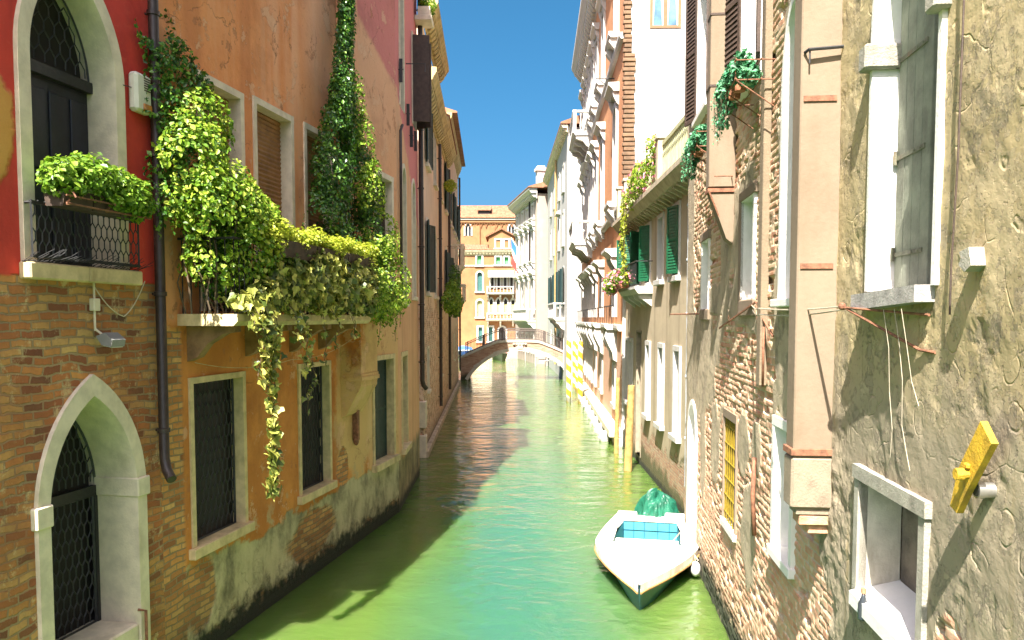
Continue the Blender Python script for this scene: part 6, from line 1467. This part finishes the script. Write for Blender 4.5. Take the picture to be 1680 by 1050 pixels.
# ------------------------------------------------------------------ boats
def hull_sections(L, B, n, zs, stern=.76, full=.47):
    """half-breadths from stern (0) to bow (L)"""
    out = []
    for i in range(n + 1):
        t = i / n; 
        if t < full: w = stern + (1 - stern) * math.sin(t / full * math.pi / 2)
        else: u = (t - full) / (1 - full); w = max(0.0, 1 - u ** 1.38)
        out.append((t * L, B / 2 * w))
    return out
def boat(T, L, B, hb, hull_m, rim_m, deck_m, in_m, cockpit, sheer=.16, n=28, rim=.075, rimh=.085):
    S = hull_sections(L, B, n, None)
    zr = lambda t: hb + sheer * t ** 2
    m = T.mb(); rows = []
    for i, (x, w) in enumerate(S):
        t = x / L; z = zr(t); fl = .80 - .25 * t; b = w * fl; rake = -.22 * max(0, t - .8) / .2
        bx = x + rake * (1 if i == n else max(0, t - .8) / .2)
        rows.append([(x, -w, z), (x + (bx - x) * .3, -w * (1 - (1 - fl) * .35), z * .55), (bx, -b, 0), (bx, -b * .6, -.22), (bx, 0, -.3), (bx, b * .6, -.22), (bx, b, 0), (x + (bx - x) * .3, w * (1 - (1 - fl) * .35), z * .55), (x, w, z)])
    k = 9; m.v = [p for r in rows for p in r]
    for i in range(n):
        for j in range(k - 1): a = i * k + j; m.f.append((a, a + 1, a + k + 1, a + k)); m.m.append(0)
    m.f.append(tuple(range(k))); m.m.append(0)
    Hl = T.part('hull', m, hull_m, smooth=True, auto=35)
    m = T.mb()
    for sg in (-1, 1):
        ou = [(x + (.0 if i < n else .03), sg * (w + .02)) for i, (x, w) in enumerate(S)]; ii = [(x - (.0 if i < n else .14), sg * max(0, w - rim)) for i, (x, w) in enumerate(S)]
        vs = []; 
        for (x, y), (a, b) in zip(ou, ii): z = zr(x / L); vs += [(x, y, z - rimh), (x, y, z + .03), (a, b, z + .03), (a, b, z - .03)]
        fs = []
        for i in range(n):
            for j in range(4): q = i * 4; fs.append((q + j, q + (j + 1) % 4, q + 4 + (j + 1) % 4, q + 4 + j))
        m.add(vs, fs + [(0, 1, 2, 3)])
    T.part('gunwale', m, rim_m, Hl)
    if n > 20:
        for sg in (-1, 1): m = T.mb(); m.tube([(x + (.0 if i < n else .04), sg * (w + .028), zr(x / L) - rimh - .01) for i, (x, w) in enumerate(S)], .016, 5); T.part('rubbing_strake', m, M['worn'], Hl)
        m = T.mb(); m.tube([(L - .45, -.06, zr(.9) + .06), (L - .45, .06, zr(.9) + .06)], .013, 6); m.tube([(L - .45, 0, zr(.9) - .02), (L - .45, 0, zr(.9) + .06)], .015, 6); T.part('cleat', m, M['tin'])
    c0, c1, cw = cockpit; m = T.mb(); dz = lambda x: zr(x / L) - .02
    xs = sorted(set([x for x, w in S] + [c0, c1])); wd = lambda x: max(0, np.interp(x, [q[0] for q in S], [q[1] for q in S]) - rim * .6)
    cwf = lambda x: min(cw, wd(x) - .2)
    for a, b in zip(xs, xs[1:]):
        inside = a >= c0 - 1e-6 and b <= c1 + 1e-6
        for sg in (-1, 1):
            ia, ib = (cwf(a), cwf(b)) if inside else (0, 0)
            crown = lambda x, y: dz(x) + (.03 * (1 - (y / max(.05, wd(x))) ** 2))
            cols_ = 4
            for j in range(cols_):
                ya, yb = ia + (wd(a) - ia) * j / cols_, ib + (wd(b) - ib) * j / cols_; ya2, yb2 = ia + (wd(a) - ia) * (j + 1) / cols_, ib + (wd(b) - ib) * (j + 1) / cols_
                m.add([(a, sg * ya, crown(a, ya)), (b, sg * yb, crown(b, yb)), (b, sg * yb2, crown(b, yb2)), (a, sg * ya2, crown(a, ya2))], [(0, 1, 2, 3)])
    D_ = T.part('deck', m, deck_m, recalc=False)
    return Hl, D_, zr, cwf, wd
bow = ground(1049, 1006); st0 = ground(1068, 846, .40); hd = Vector((bow.x - st0.x, bow.y - st0.y, 0)); Lb = hd.length + .1; BFm = Frame((st0.x, st0.y), (bow.x, bow.y), 'R')
WP = simple('white_boat_paint', (.66, .645, .60), .4, .04, 3, .002, dirt=((.62, .52, .36), .35)); TL = simple('teal_hull_paint', (.015, .10, .15), .35, .25, 4, .002, dirt=((.03, .05, .06), .5)); BL_ = simple('blue_boat_lining', (.06, .27, .38), .5, .15, 5, .002)
T = Thing('motorboat', 'white decked motorboat with blue cockpit and teal hull moored at the brick wall', 'boat', BFm)
RM = simple('worn_rubbing_strake', (.74, .70, .60), .6, .12, 8, .004, dirt=((.42, .26, .12), .6))
Hl, D_, zr, cwf, wd = boat(T, Lb, 1.9, .38, TL, RM, WP, BL_, (.50, 2.15, .66), sheer=.10, rimh=.10)
m = T.mb(); c0, c1 = .50, 2.15
for sg in (-1, 1):
    ya, yb = cwf(c0), cwf(c1)
    m.add([(c0, sg * ya, .39), (c1, sg * yb, .40), (c1, sg * yb, -.02), (c0, sg * ya, -.02)], [(0, 1, 2, 3)])
m.add([(c0, -cwf(c0), -.02), (c1, -cwf(c1), -.02), (c1, cwf(c1), -.02), (c0, cwf(c0), -.02)], [(0, 1, 2, 3)])
m.add([(c0, -cwf(c0), .39), (c0, cwf(c0), .39), (c0, cwf(c0), -.02), (c0, -cwf(c0), -.02)], [(0, 1, 2, 3)]); m.add([(c1, -cwf(c1), .39), (c1, cwf(c1), .39), (c1, cwf(c1), -.02), (c1, -cwf(c1), -.02)], [(0, 1, 2, 3)])
CK = T.part('cockpit', m, BL_, recalc=False)
m = T.mb()
for y in (-.34, -.12, .16, .40): m.box(.505, .52, y - .006, y + .006, .0, .38)
m.box(.505, .518, -.6, .6, .20, .205); T.part('panel_seam', m, TL, CK)
m = T.mb(); m.rbox(c1 - .10, c1 + .05, -.60, .60, .40, .445, .015); m.rbox(c0 - .12, c0 + .02, -.62, .62, .38, .425, .015)
for sg in (-1, 1): m.box(c0 + .03, c1 - .11, sg * .66 - .025, sg * .66 + .025, .385, .435)
T.part('coaming', m, RM, CK)
m = T.mb(); m.prism([(.0, .47), (.07, .47), (.07, .60), (.0, .60)], -.70, -.32, 's') if False else None
m.rbox(-.06, .06, -.72, -.30, .34, .47, .02); m.rbox(-.06, .06, .30, .72, .34, .47, .02); m.rbox(-.05, .05, -.31, .31, .30, .39, .02); T.part('transom', m, WP)
m = T.mb(); m.tube([(Lb * .40, .80, .43), (Lb * .55, .84, .44), (Lb * .58, .95, .32)], .012, 5); m.tube([(.25, .70, .46), (.5, .86, .40), (1.4, .98, .36)], .012, 5); T.part('rope', m, lw)
T2 = Thing('fender', 'pale round fender hanging at the motorboat side near the brick wall', 'fender', BFm, Lb * .60, .90, .20, 'boat fenders')
m = T2.mb(); m.blob((0, 0, 0), (.09, .09, .14), 12, 8); T2.part('body', m, WP, smooth=True); m = T2.mb(); m.tube([(0, 0, .13), (0, -.05, .35)], .01, 5); T2.part('line', m, lw)
T2 = Thing('fender', 'dark blue fender squeezed between motorboat and brick wall', 'fender', BFm, Lb * .40, 1.03, .22, 'boat fenders')
m = T2.mb(); m.blob((0, 0, 0), (.09, .09, .20), 12, 8); T2.part('body', m, simple('blue_fender', (.02, .05, .22), .4, .2), smooth=True); m = T2.mb(); m.tube([(0, 0, .18), (0, -.10, .34)], .01, 5); T2.part('line', m, lw)
T2 = Thing('outboard_motor', 'outboard motor wrapped in a green tarpaulin on the boat stern', 'outboard motor', BFm, -.34, .12, -.04)
m = T2.mb(); nu, nv = 64, 20; rnd = random.Random(3)
for j in range(nv + 1):
    t = j / nv; z = .26 + .60 * math.sin(t * math.pi / 2) ** .8
    for i in range(nu):
        a = 2 * math.pi * i / nu; nn = lambda f, k: mnoise.noise(Vector((math.cos(a) * f + k, math.sin(a) * f, t * f * .35 + k))); fold = 1.05 + (.62 * (.4 - abs(nn(2.6, 1.0))) + .34 * (.3 - abs(nn(6.0, 4.0)))) * (1 - t) ** .2 + .40 * nn(1.2, 9.0)
        r = math.cos(t * math.pi / 2) ** .62 if t < 1 else 0.0
        flare = 1 + .15 * (1 - t) ** 3
        m.v.append((.30 * r * fold * flare * math.cos(a), .34 * r * fold * flare * math.sin(a), z + .03 * math.sin(a * 6) * (1 - t) ** 2 + .16 * nn(1.6, 3.0) * t + .06 * nn(4.0, 6.0)))
for j in range(nv):
    for i in range(nu): a = j * nu + i; b = j * nu + (i + 1) % nu; m.f.append((a, b, b + nu, a + nu)); m.m.append(0)
T2.part('tarpaulin', m, simple('green_tarpaulin', (.012, .10, .06), .38, .4, 4, .008), smooth=False)
m = T2.mb(); m.tube([(-.05, 0, .55), (-.08, 0, -.5)], .07, 8); m.rbox(-.18, .16, -.14, .14, .26, .44, .04); m.tube([(.1, 0, .40), (.3, 0, .5)], .04, 6); T2.part('leg', m, M['iron'])
# two small boats beyond the bridge
for (px, py, rx, lab, hm, dm, L_, ang) in ((826, 590, 90, 'small dark boat with pink cover seen through the bridge arch', simple('dark_green_hull', (.06, .07, .04), .5, .2), simple('pink_cover', (.62, .18, .20), .7, .2), 4.6, 172), (768, 588, 98, 'blue covered boat moored beyond the left end of the bridge', simple('blue_hull', (.03, .07, .22), .5, .2), simple('blue_cover', (.06, .16, .38), .7, .2), 5.0, 165)):
    p = ground(px, py); p = at_depth(px, py, rx); Fb = Frame((p.x - .5, rx), (p.x - .5 + math.sin(R(ang)), rx + math.cos(R(ang))), 'R')
    T = Thing('moored_boat', lab, 'boat', Fb, -1.6, 0, 0); boat(T, L_, 1.9, .75, hm, M['white_reveal'], WP, BL_, (1.0, 3.0, .6), n=14)
    m = T.mb(); m.prism([(-.75, .80), (-.6, 1.15), (0, 1.3), (.6, 1.15), (.75, .80)], .8, 3.4, 's'); T.part('cover', m, dm)
